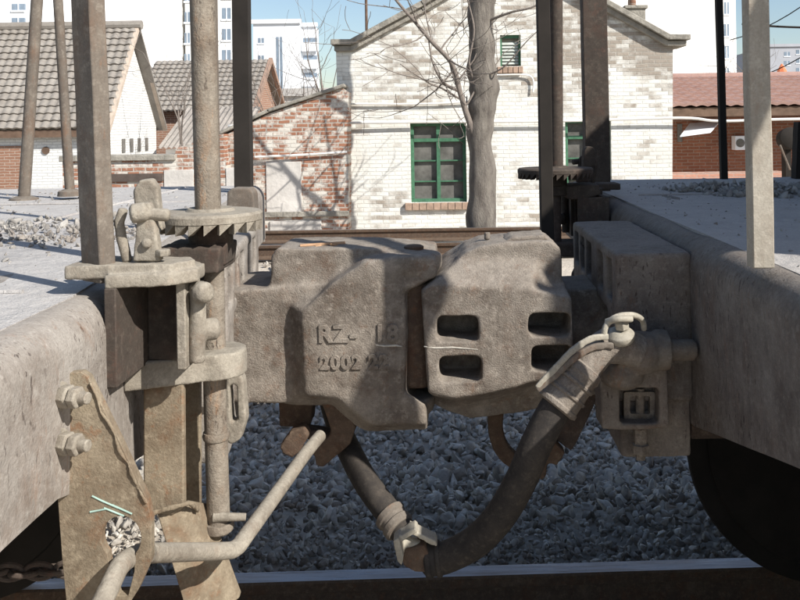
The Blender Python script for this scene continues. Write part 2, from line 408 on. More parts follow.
# ================================================================== wagons
DZ = 1.16          # deck height
EX = .486          # end face, metres from the gap's middle
def wagon_body(t, steel, deck, skew=0):
    """the left wagon; the right one is the same frame turned about"""
    bm = B()
    X0 = -7.0
    r = .05; rows = []
    prof = [(X0, DZ)]
    nseg = 7
    xs_ = [-.9, -.7]+[-EX-r]
    for x in xs_: prof.append((x, DZ))
    for k in range(1, nseg+1):
        a = PI/2*k/nseg; prof.append((-EX-r+r*math.sin(a), DZ-r+r*math.cos(a)))
    ysec = [.5+3.0*i/60 for i in range(61)]
    def bot(y):
        q = abs(y-YC); return .945 if q > .95 else (.79 if q < .3 else .79+(q-.3)/.65*.155)
    grid = []
    for y in ysec:
        zb = bot(y); pr = prof+[(-EX, DZ-r-(DZ-r-zb)*k/5) for k in range(1, 6)]+[(-EX-.016, zb), (-EX-.016, DZ-.07)]
        wv = []
        for (x, z) in pr:
            n_ = mnoise.noise(Vector((x*4, y*4, z*4)))*.006
            if x > X0+.1: x -= skew*max(0, y-1.2)
            wv.append(bm.verts.new((x+n_ if x > -.6 else x, y, z+(n_ if z > 1.1 else 0))))
        grid.append(wv)
    for j in range(len(grid)-1):
        for i in range(len(grid[0])-1): bm.faces.new([grid[j][i], grid[j][i+1], grid[j+1][i+1], grid[j+1][i]])
    bm.faces.new([v for v in grid[0]][::-1]); bm.faces.new([v for v in grid[-1]])
    o = obj('end_sill', bm, steel, t, ang=60)
    bm = B(); box(bm, X0, -EX-.052, .503, 3.497, DZ-.012, DZ+.0035)
    # gritty deck top, slightly uneven
    bmesh.ops.subdivide_edges(bm, edges=bm.edges[:], cuts=20, use_grid_fill=True)
    for v in bm.verts:
        if v.co.x > X0+.1: v.co.x -= skew*max(0, v.co.y-1.2)
        if v.co.z > DZ-.005: v.co.z += mnoise.noise(v.co*2.2)*.004
    obj('deck', bm, deck, t, ang=50)
    bm = B()
    for x in (-1.05, -2.3, -3.6):   # weld beads between deck plates
        tube(bm, [(x+.003*math.sin(k*1.9), .52+k*.1, DZ+.0035) for k in range(30)], .005, 6)
    for y in (1.25, 2.75): tube(bm, [(-.62-skew*max(0, y-1.2)-k*.16, y+.002*math.sin(k*2.3), DZ+.0035) for k in range(30)], .0045, 6)
    obj('deck_seams', bm, deck, t)
    bm = B(); box(bm, X0, -EX-.03, .49, .505, .93, DZ-.02); box(bm, X0, -EX-.004-skew*2.3, 3.495, 3.512, .93, DZ-.045)
    obj('side_sill', bm, steel, t)
    bm = B(); xe = -EX-.03-skew*2.2; box(bm, X0, xe, 1.82, 1.86, .72, DZ-.03); box(bm, X0, xe, 2.14, 2.18, .72, DZ-.03)
    for yy in (.9, 1.3, 2.7, 3.1): box(bm, X0, xe, yy-.03, yy+.03, .98, DZ-.03)
    obj('underframe', bm, 'dark', t)

def striker(t, steel, x_out, y0=1.70, skew=0):
    """hollow casting round the coupler shank with three ribbed pockets"""
    bm = B()
    x1 = -x_out; xa = -EX-.002
    z1 = DZ-.022; z0 = DZ-.155
    box(bm, xa, x1, y0, 2.30, z0, z1)
    box(bm, xa, x1, y0, y0+.10, .84, z0+.01); box(bm, xa, x1, 2.20, 2.30, .84, z0+.01)
    box(bm, xa, x1-.01, y0+.02, 2.28, .72, .85)
    cuts = [cutbm([lambda b_, yy=yy: box(b_, x1-.06, x1+.05, yy, yy+.068, z0+.028, z1-.022)]) for yy in (y0+.022, y0+.118, y0+.214, y0+.36, y0+.46)]
    cuts.append(cutbm([lambda b_: box(b_, xa+.03, x1-.03, y0-.05, y0+.012, z0+.0, z0+.09)]))
    so_ = cast('striker', bm, steel, t, .006, 3, .002, .05, cuts=cuts)
    for v in so_.data.vertices: v.co.x -= skew*max(0, v.co.y-1.2)

def wheel(t, cx, y_in, side, mat='black'):
    """side +1: flange faces the camera side (far rail)"""
    w_ = thing('wheel', '', ''); del w_['label']; del w_['category']
    w_.location = (cx, y_in, .42); w_.parent = t; w_.matrix_parent_inverse = t.matrix_basis.inverted()
    bm = B(); s = side
    lathe(bm, [(.395, s*.0), (.448, s*.004), (.452, s*.014), (.446, s*.026), (.425, s*.036), (.420, s*.13), (.395, s*.135)], (cx, y_in, .42), (0, 1, 0), 64)
    me = obj('tyre', bm, mat, w_)
    bm = B(); lathe(bm, [(.10, -s*.03), (.13, -s*.028), (.15, s*.02), (.27, s*.045), (.375, s*.01), (.394, -s*.003), (.394, s*.138), (.1, s*.16)], (cx, y_in, .42), (0, 1, 0), 48)
    obj('wheel_disc', bm, mat, w_)
    return w_

lw = thing('flat_wagon', 'dusty flat wagon on the left, its sunlit end with bolted gusset plate and brake post', 'flat wagon', (-3.7, 2, 0), 'coupled flat wagons')
rw = thing('flat_wagon', 'flat wagon on the right with its end in shade and black wheel below', 'flat wagon', (3.7, 2, 0), 'coupled flat wagons')
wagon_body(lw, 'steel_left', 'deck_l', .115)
def turned(fn, t):
    """build parts with fn in left-wagon coordinates, then turn them half round the gap's middle for the right wagon"""
    before = set(o.name for o in bpy.data.objects)
    t.location = (-3.7, 2, 0)
    fn(t)
    t.location = (3.7, 2, 0)
    R2 = Matrix.Rotation(PI, 4, 'Z')
    for o in [o for o in bpy.data.objects if o.name not in before and o.parent == t]:
        o.matrix_parent_inverse = R2 @ o.matrix_parent_inverse
# turning: parent at (3.7,2,0) applies T(3.7,2) ; child inverse = R * T(3.7,-2) gives  R*(p - c_left) + c_right
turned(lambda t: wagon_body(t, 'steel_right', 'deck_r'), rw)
striker(lw, 'steel_left', .385, 1.70, .115)
def striker_r(t):
    striker(t, 'steel_right', .335, 1.725)
turned(striker_r, rw)
wheel(rw, 1.175, 2.60, 1)
wheel(rw, 1.175, 1.325, -1)
wheel(lw, -1.50, 2.56, 1); wheel(lw, -1.50, 1.325, -1)
for t, cx in ((rw, 1.175), (lw, -1.50)):
    bm = B(); tube(bm, [(cx, 1.2, .42), (cx, 2.8, .42)], .075, 20); obj('axle', bm, 'black', t)
    s = 1 if cx > 0 else -1
    for yy in (1.0, 2.98):
        bm = B()
        loft(bm, [(cx-s*.25, yy-.05, .36), (cx-s*.25, yy-.05, .56), (cx+s*.3, yy-.05, .70), (cx+s*1.4, yy-.05, .70), (cx+s*2.0, yy-.05, .56), (cx+s*2.0, yy-.05, .36), (cx+s*1.3, yy-.05, .25), (cx+s*.4, yy-.05, .25)],
             [(cx-s*.25, yy+.05, .36), (cx-s*.25, yy+.05, .56), (cx+s*.3, yy+.05, .70), (cx+s*1.4, yy+.05, .70), (cx+s*2.0, yy+.05, .56), (cx+s*2.0, yy+.05, .36), (cx+s*1.3, yy+.05, .25), (cx+s*.4, yy+.05, .25)])
        obj('bogie_frame', bm, 'black', t, bev=.02); bm = B()
    bm = B(); box(bm, min(cx+s*.7, cx+s*1.1), max(cx+s*.7, cx+s*1.1), .95, 3.03, .5, .95); obj('bolster', bm, 'black', t, bev=.02)
    wheel(t, cx+s*1.75, 2.68, 1); wheel(t, cx+s*1.75, 1.325, -1)

# ------------------------------------------------------------------ brake post (ratchet wheel, shaft, pawl), once per wagon
SX, SY = -.388, 1.40
def brake(t, full=True, mats=('tan', 'pale', 'rust'), SX=-.388, R=.084, N=22):
    tan, pale, rust = mats
    top = 3.1
    bm = B()
    tube(bm, [(SX-.006, SY, 1.235), (SX-.010, SY, 1.6), (SX-.018, SY, 2.2), (SX-.03, SY, top)], .0205, 20)
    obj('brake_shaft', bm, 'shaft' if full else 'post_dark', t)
    bm = B()
    tube(bm, [(SX, SY, 1.19), (SX+.001, SY, .95), (SX+.004, SY, .735)], .0185, 20)
    lathe(bm, [(.021, -.006), (.0225, 0), (.021, .006)], (SX+.002, SY, .895), n=20)
    lathe(bm, [(.024, -.006), (.026, 0), (.024, .008)], (SX+.003, SY, .745), n=20)
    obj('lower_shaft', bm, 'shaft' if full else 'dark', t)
    # hand wheel, above the picture
    bm = B()
    c = Vector((SX-.03, SY, top)); n = 40
    pts = [c+Vector((.2*math.cos(2*PI*i/n), .2*math.sin(2*PI*i/n), 0)) for i in range(n+1)]; tube(bm, pts, .014, 10)
    for k in range(4):
        a = k*PI/2+.4; tube(bm, [c, c+Vector((.2*math.cos(a), .2*math.sin(a), 0))], .011, 8)
    obj('hand_wheel', bm, rust, t)
    # ratchet wheel
    bm = B(); zt = 1.264
    lathe(bm, [(.022, .004), (.036, .006), (.040, .001), (R-.004, 0), (R, -.004), (R, -.014), (R-.004, -.0145), (.02, -.0145)], (SX-.002, SY, zt), n=96)
    for k in range(N):
        a0 = 2*PI*k/N; a1 = a0+2*PI/N*.92
        def pt(r_, a, z): return (SX-.002+r_*math.cos(a), SY+r_*math.sin(a), z)
        zb = zt-.0135
        am = (a0+a1)/2; R2 = R-.0008
        loft(bm, [pt(R2, a0, zb), pt(R2, am, zb), pt(R2, a1, zb), pt(R2, a0, zb-.018)], [pt(R-.02, a0, zb), pt(R-.02, am, zb), pt(R-.02, a1, zb), pt(R-.02, a0, zb-.018)])
    obj('ratchet_wheel', bm, pale, t, ang=30)
    bm = B(); lathe(bm, [(.034, 0), (.036, .004), (.036, .035)], (SX-.002, SY, zt-.056), n=24); box(bm, SX-.036, SX+.030, SY-.036, SY+.03, zt-.085, zt-.05)
    obj('hub_block', bm, 'post_dark', t, bev=.004)
    # arm that carries the shaft top
    bm = B()
    pts = [(-.487, 1.20), (-.40, 1.215), (-.368, 1.25), (-.372, 1.30), (-.40, 1.335), (-.487, 1.34)]
    slab(bm, pts, 1.175, 1.194)
    slab(bm, [(-.55, 1.215), (-.40, 1.222), (-.375, 1.26), (-.39, 1.29), (-.487, 1.31), (-.55, 1.31)], 1.186, 1.206)
    cast('top_bracket', bm, pale, t, .003, 3, .0012, .02)
    bm = B()
    q = [P(162, 246, 1.36), P(224, 246, 1.36), P(222, 271, 1.36), P(196, 273, 1.36), P(160, 264, 1.36)]
    loft(bm, [(p.x, 1.335, p.z) for p in q], [(p.x, 1.45, p.z) for p in q])
    cast('saddle', bm, 'post_dark', t, .003, 4, .001, .02)
    # box section under the bracket
    bm = B()
    box(bm, -.486, -.392, 1.44, 1.452, 1.035, 1.176)
    box(bm, -.487, -.470, 1.20, 1.45, 1.035, 1.176)
    box(bm, -.47, -.40, 1.325, 1.335, 1.04, 1.176)
    obj('housing', bm, 'post_dark', t, bev=.002)  # shade inside the box is put into this dark brown colour
    bm = B(); box(bm, -.402, -.388, 1.252, 1.33, 1.045, 1.174); obj('housing_flange', bm, pale, t, bev=.002)
    bm = B(); tube(bm, spline([(-.377, 1.275, 1.17), (-.376, 1.275, 1.13), (-.378, 1.275, 1.09), (-.379, 1.275, 1.05)], 4), .0125, 14)
    lathe(bm, [(.012, 0), (.016, .004), (.016, .018), (.010, .024)], (-.372, 1.262, 1.158), (.8, -.5, 0), 16)
    lathe(bm, [(.012, 0), (.017, .004), (.017, .018), (.010, .024)], (-.372, 1.29, 1.095), (.8, .3, 0), 16)
    cast('roller_bar', bm, pale, t, .003, 2, .001, .02)
    # lower bearing: thick tongue round the shaft
    bm = B(); n = 14
    pts = [(-.50, 1.30), (-.41, 1.338)]+[(SX+.006+.048*math.cos(a), SY-.004+.048*math.sin(a)) for a in [math.radians(-95+190*i/n) for i in range(n+1)]]+[(-.50, 1.47)]
    slab(bm, pts, .998, 1.040)
    cast('bearing_bracket', bm, pale, t, .003, 3, .0012, .02)
    # web plates below the bearing
    bm = B()
    plate(bm, [(143, 364), (150, 359), (183, 362), (184, 508), (172, 516), (143, 512)], 1.335, 1.350)
    obj('web_plate', bm, tan, t, bev=.003)
    bm = B()
    plate(bm, [(181, 372), (200, 372), (200, 512), (181, 512)], 1.46, 1.472)
    obj('rear_web_plate', bm, tan, t, bev=.002)
    bm = B()
    q0 = [P(156, 512, 1.335), P(186, 505, 1.34), P(207, 508, 1.40), P(240, 598, 1.40), P(198, 634, 1.33), P(190, 625, 1.32)]
    loft(bm, q0, [p+Vector((0, .014, .002)) for p in q0])
    obj('step_plate', bm, tan, t, bev=.003)
    bm = B(); tube(bm, [P(150, 514, 1.325), P(170, 508, 1.325), P(190, 503, 1.33), P(198, 510, 1.36)], .004, 8); cast('weld_bead', bm, tan, t, .002, 2, .002, .008)
    bm = B(); tube(bm, [P(214, 517, 1.385), P(226, 517, 1.385), P(246, 517, 1.39)], [.0085, .007, .006], 12); obj('cotter_pin', bm, pale, t)
    # shackle beside the lower shaft
    bm = B(); plate(bm, [(226, 372), (236, 368), (243, 380), (246, 420), (240, 440), (230, 446), (224, 438)], 1.49, 1.52)
    cut = cutbm([lambda b_: plate(b_, [(229, 386), (236, 384), (238, 420), (231, 424)], 1.40, 1.6, 1.49)])
    cast('shackle', bm, pale, t, .0035, 3, .001, .02, cuts=[cut])
    # pawl with its pedestal
    bm = B()
    ped = [P(132, 262, 1.235), P(137, 214, 1.235), P(141, 203, 1.235), P(149, 203, 1.235), P(153, 214, 1.235), P(160, 262, 1.235)]
    loft(bm, ped, [p+Vector((0, .02, 0)) for p in ped])
    tube(bm, [P(128, 262, 1.25), P(122, 240, 1.25), P(119, 222, 1.25), P(124, 208, 1.25)], .008, 10)
    cast('pawl_pedestal', bm, pale, t, .003, 4, .001, .02)
    bm = B()
    pw = [P(135, 222, 1.275), P(133, 190, 1.275), P(139, 180, 1.275), P(151, 179, 1.275), P(158, 188, 1.275), P(160, 215, 1.275), P(163, 232, 1.275), P(152, 224, 1.275)]
    loft(bm, pw, [p+Vector((-.004, .028, 0)) for p in pw])
    cast('pawl', bm, pale, t, .003, 4, .001, .02)
    bm = B()
    lathe(bm, [(.008, 0), (.0145, .004), (.0145, .022), (.008, .026)], P(139, 214, 1.23)+Vector((-.014, 0, 0)), (.9, .3, .1), 18)
    lathe(bm, [(.006, 0), (.0095, .003), (.0095, .026), (.005, .03)], P(149, 214, 1.24), (.96, .2, -.1), 14)
    lathe(bm, [(.004, 0), (.0075, .002), (.0075, .008), (.004, .010)], P(148, 243, 1.236), (0, -1, .1), 14)
    cast('pivot_pin', bm, pale, t, .0022, 2, .0006, .01)
    bm = B()
    hexnut(bm, P(163, 256, 1.24), (0, 0, 1), .011, .010)
    obj('bracket_bolt', bm, pale, t, bev=.0015)
brake(lw)
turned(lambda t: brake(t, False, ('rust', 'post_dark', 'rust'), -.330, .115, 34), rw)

# gusset plate with its bolts on the left wagon
bm = B()
plate(bm, [(50, 382), (54, 375), (81, 372), (88, 377), (118, 438), (147, 500), (151, 520), (151, 560), (138, 590), (124, 612), (70, 640), (62, 560), (54, 450)], 1.08, 1.094)
cut = B(); plate(cut, wedge_round(121, 538, 20, 22)+[], .9, 1.3, 1.08)
cut2 = B(); plate(cut2, [(106, 545), (136, 545), (134, 572), (128, 596), (118, 596), (110, 572)], .9, 1.3, 1.08)
gp = holed('gusset_plate', bm, 'tan', [cut, cut2], lw, bev=.003)
bm = B(); tube(bm, [P(90+i*6.1, 384+i*13.1, 1.078)+Vector((.002*math.sin(i*2.3), 0, .002*math.cos(i*1.7))) for i in range(10)], [.0022+.0008*math.sin(i*2.9) for i in range(10)], 8)
cast('weld_bead', bm, 'tan', lw, .0018, 2, .001, .008)
bm = B(); box(bm, P(50, 0, 1.08).x, P(50, 0, 1.08).x+.012, 1.094, 1.16, P(0, 500, 1.08).z, P(0, 384, 1.08).z)
obj('angle_flange', bm, 'tan', lw, bev=.002)
for py in (396, 443):
    c = P(60, py, 1.055)
    bm = B(); tube(bm, [c+Vector((0, 0, 0)), c+Vector((.040, -.011, 0))], .0075, 14); ob = obj('bolt', bm, 'pale', lw, bev=.0015)
    bm = B(); hexnut(bm, c+Vector((.002, 0, 0)), (1, -.27, 0), .0148, .014); hexnut(bm, c+Vector((.017, -.005, 0)), (1, -.27, 0), .014, .012)
    lathe(bm, [(.018, 0), (.018, .003)], c+Vector((-.002, 0, 0)), (1, -.27, 0), 20)
    nu = obj('nut', bm, 'pale', ob, bev=.0012)
bm = B()
for (a, b_) in (((92, 496), (104, 502)), ((100, 500), (118, 508)), ((112, 505), (132, 514)), ((90, 512), (106, 509)), ((104, 508), (124, 516))):
    tube(bm, [P(*a, 1.0795), P(*b_, 1.0795)], .0012, 6)
obj('chalk_mark', bm, 'chalk_green', lw)

# uncoupling rod
ur = thing('uncoupling_rod', 'bent sunlit steel rod running from the left gusset plate towards the coupler', 'rod', P(150, 552, 1.1))
bm = B(); tube(bm, spline([P(148, 553, 1.10), P(190, 552, 1.2), P(222, 551, 1.27), P(236, 548, 1.30), P(248, 533, 1.335), P(280, 489, 1.50), P(306, 453, 1.66), P(320, 436, 1.75)], 8), .0125, 16)
obj('rod', bm, 'pale', ur)
bm = B(); tube(bm, spline([P(92, 622, .98), P(108, 590, 1.02), P(120, 566, 1.06), P(134, 556, 1.10), P(150, 553, 1.12)], 8), .0125, 16)
obj('handle', bm, 'pale', ur)

# chain under the left wagon
ch = thing('chain', 'dusty iron chain hanging in the dark under the left wagon', 'chain', P(30, 570, 1.5))
for k in range(6):
    c = P(-6+k*15, 571+1.5*math.sin(k), 1.6); bm = B(); n = 16
    pts = []
    for i in range(n+1):
        a = 2*PI*i/n; u, v = .026*math.cos(a), .014*math.sin(a)
        pts.append(c+(Vector((u, 0, v)) if k % 2 else Vector((u, v, 0))))
    tube(bm, pts, .0052, 8, cap=False); obj('link', bm, 'dark', ch)

# ================================================================== couplers
lc = thing('coupler', 'brown cast iron coupler head on the left with raised RZ lettering', 'coupler', (-.1, 2, .77), 'railway couplers')
bm = B()
# shank
s0 = [P(195, 294, 1.845), P(330, 284, 1.845), P(330, 404, 1.845), P(195, 404, 1.845)]
loft(bm, [(p.x, 1.845, p.z) for p in s0], [(p.x, 2.10, p.z) for p in s0])
# upper block behind the lock chamber
s0 = [P(271, 256, 1.86), P(277, 249, 1.86), P(360, 248, 1.86), P(420, 252, 1.86), P(420, 320, 1.86), P(268, 300, 1.86)]
loft(bm, [(p.x, 1.86, p.z) for p in s0], [(p.x, 2.06, p.z) for p in s0])
# head body, its front leaning out
fr = [(302, 311), (330, 285), (364, 262), (390, 257), (436, 259), (437, 276), (405, 292), (404, 392), (426, 404), (426, 424), (372, 425), (356, 413), (338, 398), (306, 394)]
bk = [(284, 300), (330, 280), (364, 256), (390, 252), (436, 256), (437, 276), (410, 290), (410, 392), (428, 404), (428, 428), (366, 429), (350, 420), (332, 404), (284, 402)]
loft(bm, [P(x, y, 1.805) for x, y in fr], [(P(x, y, 1.87).x, 1.865, P(x, y, 1.87).z) for x, y in bk])
q = [(P(x, y, 1.88).x, P(x, y, 1.88).z) for x, y in bk]
loft(bm, [(x, 1.863, z) for x, z in q], [(x, 2.12, z) for x, z in q])
# guard arm lobe underneath, ears over and under the knuckle
lathe(bm, [(.058, 0), (.064, .006), (.064, .032), (.058, .038)], (P(413, 262, 1.86).x, 1.86, P(413, 274, 1.80).z), n=28)
lathe(bm, [(.040, 0), (.068, .02), (.072, .03), (.072, .055)], (P(400, 262, 1.86).x, 1.88, P(400, 428, 1.82).z), n=28)
body = cast('coupler_body', bm, 'cast', lc, .0045, 9, .0028, .05)
# knuckle, worn smooth
bm = B(); kx = P(413, 300, 1.86).x
lathe(bm, [(.030, 0), (.036, .006), (.036, .222), (.030, .228)], (kx+.006, 1.865, P(0, 396, 1.83).z+.0), n=28)
box(bm, kx+.0, kx+.03, 1.88, 2.08, P(0, 392, 1.83).z, P(0, 300, 1.83).z)
cast('knuckle', bm, 'rust', lc, .004, 4, .001, .04)
bm = B(); lathe(bm, [(.018, -.28), (.018, .006), (.022, .008), (.022, .016), (.016, .019)], (kx+.002, 1.90, P(413, 258, 1.86).z+.004), n=20); obj('pivot_pin', bm, 'rust', lc)
bm = B()
for a, b_, r_ in (((300, 246), (345, 243), .0045), ((330, 244), (348, 249), .003), ((315, 247), (330, 244), .003)):
    tube(bm, [P(*a, 1.90), P(*b_, 1.93)], r_, 6)
obj('splinter', bm, 'orange', lc)
# raised lettering cast on the head
def text(s, size, p, ax, mat, parent, ext=.0015, name='lettering'):
    cu = bpy.data.curves.new('txt', 'FONT'); cu.body = s; cu.size = size; cu.extrude = ext; cu.bevel_depth = .0009; cu.offset = .0012; cu.space_character = 1.12
    o = bpy.data.objects.new('txt', cu); COL.objects.link(o)
    me = bake(o); bpy.data.objects.remove(o, do_unlink=True)
    me.name = name; me.materials.clear(); me.materials.append(M[mat])
    r = bpy.data.objects.new(name, me); COL.objects.link(r); r.parent = parent
    r.matrix_parent_inverse = parent.matrix_basis.inverted(); r.location = p; r.rotation_euler = ax
    return r
text('RZ-  18', .049, P(318, 342, 1.803), (PI/2, .0, 0), 'cast', lc)
text('2002 22', .040, P(320, 369, 1.803), (PI/2, .0, 0), 'cast', lc)
bm = B(); tube(bm, [P(376, 345, 1.805), P(384, 346, 1.805), P(396, 345.5, 1.805), P(402, 346.5, 1.805)], [.001, .002, .0022, .0012], 6); obj('chalk_line', bm, 'paint', lc)

rc = thing('coupler', 'brown cast iron coupler head on the right with four square pockets', 'coupler', (.1, 2, .77), 'railway couplers')
bm = B()
s0 = [P(545, 290, 1.92), P(640, 287, 1.92), P(640, 385, 1.92), P(545, 385, 1.92)]
loft(bm, [(p.x, 1.92, p.z) for p in s0], [(p.x, 2.10, p.z) for p in s0])
fr = [(421, 291), (430, 285), (470, 287), (530, 290), (572, 297), (574, 362), (560, 374), (500, 391), (455, 399), (428, 393), (425, 350)]
bk = [(421, 288), (445, 268), (468, 254), (540, 256), (566, 285), (576, 362), (565, 380), (520, 396), (470, 408), (432, 400), (425, 350)]
loft(bm, [P(x, y, 1.79) for x, y in fr], [(P(x, y, 1.86).x, 1.885, P(x, y, 1.86).z) for x, y in bk])
q = [(P(x, y, 1.88).x, P(x, y, 1.88).z) for x, y in bk]; loft(bm, [(x, 1.88, z) for x, z in q], [(x, 2.12, z) for x, z in q])
s0 = [(452, 300), (455, 262), (466, 252), (480, 246), (505, 243), (552, 241), (561, 249), (563, 300)]
q = [P(x, y, 1.87) for x, y in s0]; loft(bm, [(p.x, 1.87, p.z) for p in q], [(p.x, 2.05, p.z) for p in q])
# lower skirt
s0 = [(428, 385), (430, 404), (448, 414), (470, 421), (520, 415), (565, 404), (600, 396), (600, 370)]
q = [P(x, y, 1.88) for x, y in s0]; loft(bm, [(p.x, 1.89, p.z) for p in q], [(p.x, 2.08, p.z) for p in q])
slots = [(437, 315, 479, 341), (439, 355, 482, 381), (528, 312, 570, 336), (531, 345, 572, 371)]
cb = B()
for (a, b_, c, d) in slots: plate(cb, rrect(a, b_, c, d, 6, 4), 1.70, 1.90, 1.80)
cuts = [cb]
cast('coupler_body', bm, 'cast', rc, .0045, 8, .0028, .05, cuts=cuts)
bm = B(); q = [P(x, y, 1.80) for x, y in ((424, 350), (500, 346), (570, 340))]
tube(bm, [P(424, 346.5, 1.792), P(436, 348, 1.791), P(452, 347.3, 1.791), P(478, 349.5, 1.79)], [.0012, .002, .0022, .0008], 6); obj('chalk_line', bm, 'paint', rc)
bm = B(); lathe(bm, [(.045, 0), (.05, .005), (.05, .22), (.045, .225)], (P(424, 300, 1.95).x, 1.99, P(0, 396, 1.9).z), n=24)
cast('knuckle', bm, 'rust', rc, .004, 4, .001, .04)
bm = B(); q = [P(x, y, 1.9) for x, y in ((504, 242), (512, 237), (545, 235), (550, 241))]; loft(bm, [(p.x, 1.9, p.z) for p in q], [(p.x, 2.0, p.z) for p in q])
tube(bm, [P(487, 240, 1.95), P(487, 232, 1.95)], .008, 8)
cast('lock_lift', bm, 'cast', rc, .003, 3, .002, .02)

# ------- lock lift levers hanging below both couplers
def lever(par, outs, nm, y0, y1, mat='rust', cuts=None):
    bm = B(); plate(bm, outs, y0, y1); cast(nm, bm, mat, par, .004, 4, .0015, .03, cuts=cuts)
lever(lc, [(278, 384), (314, 388), (313, 404), (311, 424), (307, 428), (279, 427)], 'lever_bracket', 1.93, 1.99)
lever(lc, [(312, 388), (340, 396), (356, 428), (350, 445), (323, 468), (316, 466), (312, 448), (330, 436), (330, 428), (322, 406)], 'lock_lever', 1.86, 1.90)
lever(lc, [(280, 446), (290, 432), (304, 428), (309, 436), (300, 452), (292, 459), (282, 454)], 'lever_eye', 1.86, 1.90)
lever(lc, [(296, 428), (322, 432), (334, 434), (330, 442), (306, 440), (292, 436)], 'eye_link', 1.90, 1.94, 'dark')
# right side
bm = B(); pts = spline([P(496, 412, 1.98), P(496, 432, 1.98), P(502, 450, 1.98), P(514, 462, 1.98), P(532, 470, 1.98)], 5)
for i, p in enumerate(pts[:-1]):
    t_ = (pts[i+1]-p).normalized(); nrm = Vector((-t_.z, 0, t_.x))
    a = [p+nrm*.018, pts[i+1]+nrm*.018, pts[i+1]-nrm*.018, p-nrm*.018]
    loft(bm, a, [v+Vector((0, .03, 0)) for v in a])
cast('lever_hook', bm, 'rust', rc, .004, 4, .001, .03)
lever(rc, [(556, 396), (600, 392), (592, 412), (574, 448), (571, 451), (550, 437), (552, 415)], 'lock_lever', 1.90, 1.94, 'dark')
lever(rc, [(536, 446), (551, 438), (566, 453), (557, 466), (548, 463), (546, 478), (541, 481), (530, 468)], 'lever_eye', 1.86, 1.90)

# ================================================================== air hoses with angle cocks
rh = thing('air_hose', 'thick black brake hose curving down from the sunlit angle cock on the right wagon', 'air hose', P(636, 352, 1.62), 'joined air hoses')
bm = B()
tube(bm, spline([P(566, 394, 1.584), P(553, 412, 1.577), P(536, 445, 1.572), P(520, 482, 1.58), P(500, 516, 1.60), P(475, 542, 1.63), P(446, 557, 1.66), P(428, 560, 1.68)], 10), .0295, 24)
me = obj('hose', bm, 'rubber', rh)
# nipple with clamps
def bands(bm, p0, p1, prof, n=28):
    ax = (p1-p0).normalized(); lathe(bm, prof, p0, ax, n)
p0 = P(597, 355, 1.60); p1 = P(556, 410, 1.575); L_ = (p1-p0).length
bm = B()
tube(bm, spline([P(640, 352, 1.63), P(622, 346, 1.625), P(604, 347, 1.61), P(592, 359, 1.60), P(582, 373, 1.59)], 6), [.034]*12+[.031]*13, 20)
cast('hose_nipple', bm, 'cast', rh, .0035, 3, .001, .02)
bm = B(); ax = (P(553, 412, 1.575)-P(590, 360, 1.598)).normalized()
c0 = P(586, 365, 1.598); RS = 1.10
lathe(bm, [(a_*RS, h_) for a_, h_ in [(.028, 0), (.034, .004), (.036, .018), (.034, .022), (.0335, .026), (.0335, .034), (.0365, .036), (.0365, .040), (.0335, .042), (.034, .060), (.037, .062), (.037, .066), (.034, .068), (.0345, .084), (.037, .087), (.037, .094), (.031, .097)]], c0, ax, 32)
obj('clamp_sleeve', bm, 'cast', rh)
# cock body and stub pipe
bm = B()
tube(bm, [P(694, 350, 1.66), P(660, 350, 1.65)], .021, 18)
tube(bm, [P(668, 350, 1.65), P(655, 350, 1.65)], [.038, .040], 18)
lathe(bm, [(.03, -.035), (.042, -.02), (.046, 0), (.042, .02), (.03, .035)], P(640, 352, 1.645), (0, 0, 1), 24)
tube(bm, [P(666, 351, 1.65), P(616, 348, 1.64)], [.032, .037], 18)
lathe(bm, [(.02, -.035), (.04, -.022), (.045, 0), (.036, .02)], P(622, 370, 1.655), (0, 0, 1), 24)
cast('angle_cock', bm, 'post_grey', rh, .0035, 4, .0015, .03)
bm = B()
lathe(bm, [(.020, -.004), (.024, 0), (.027, .006), (.027, .012), (.022, .018), (.016, .022)], P(621, 340, 1.60), (-.12, -.25, 1), 24)
lathe(bm, [(.014, 0), (.014, .013), (.011, .016)], P(622, 328, 1.592), (-.12, -.25, 1), 6)
obj('cock_cap', bm, 'alu', rh, bev=.001)
bm = B()
tube(bm, spline([P(604, 336, 1.58), P(606, 326, 1.58), P(616, 317, 1.585), P(632, 315, 1.60), P(642, 320, 1.62), (P(644, 330, 1.63))], 5), .006, 10)
tube(bm, spline([P(606, 322, 1.585), P(618, 319, 1.57), P(632, 319, 1.58)], 5), .0065, 10)
cast('handle_clip', bm, 'alu', rh, .0022, 2, .0006, .02)
for off, w_ in ((0, .0065), (1, .006)):
    bm = B()
    pts = spline([P(609+off*5, 337+off*9, 1.575), P(592+off*2, 339+off*9, 1.57), P(574+off*2, 350+off*8, 1.565), P(558+off*1, 366+off*7, 1.56), P(545, 380+off*4, 1.56), P(538, 388+off*2, 1.56)], 6)
    for i, p in enumerate(pts[:-1]):
        t_ = (pts[i+1]-p).normalized(); nrm = Vector((-t_.z, 0, t_.x))
        a = [p+nrm*w_, pts[i+1]+t_*.002+nrm*w_, pts[i+1]+t_*.002-nrm*w_, p-nrm*w_]; loft(bm, a, [v+Vector((0, .006+off*.006, 0)) for v in a])
    cast('cock_handle', bm, 'alu' if off == 0 else 'post_grey', rh, .0025, 3, .0005, .02)
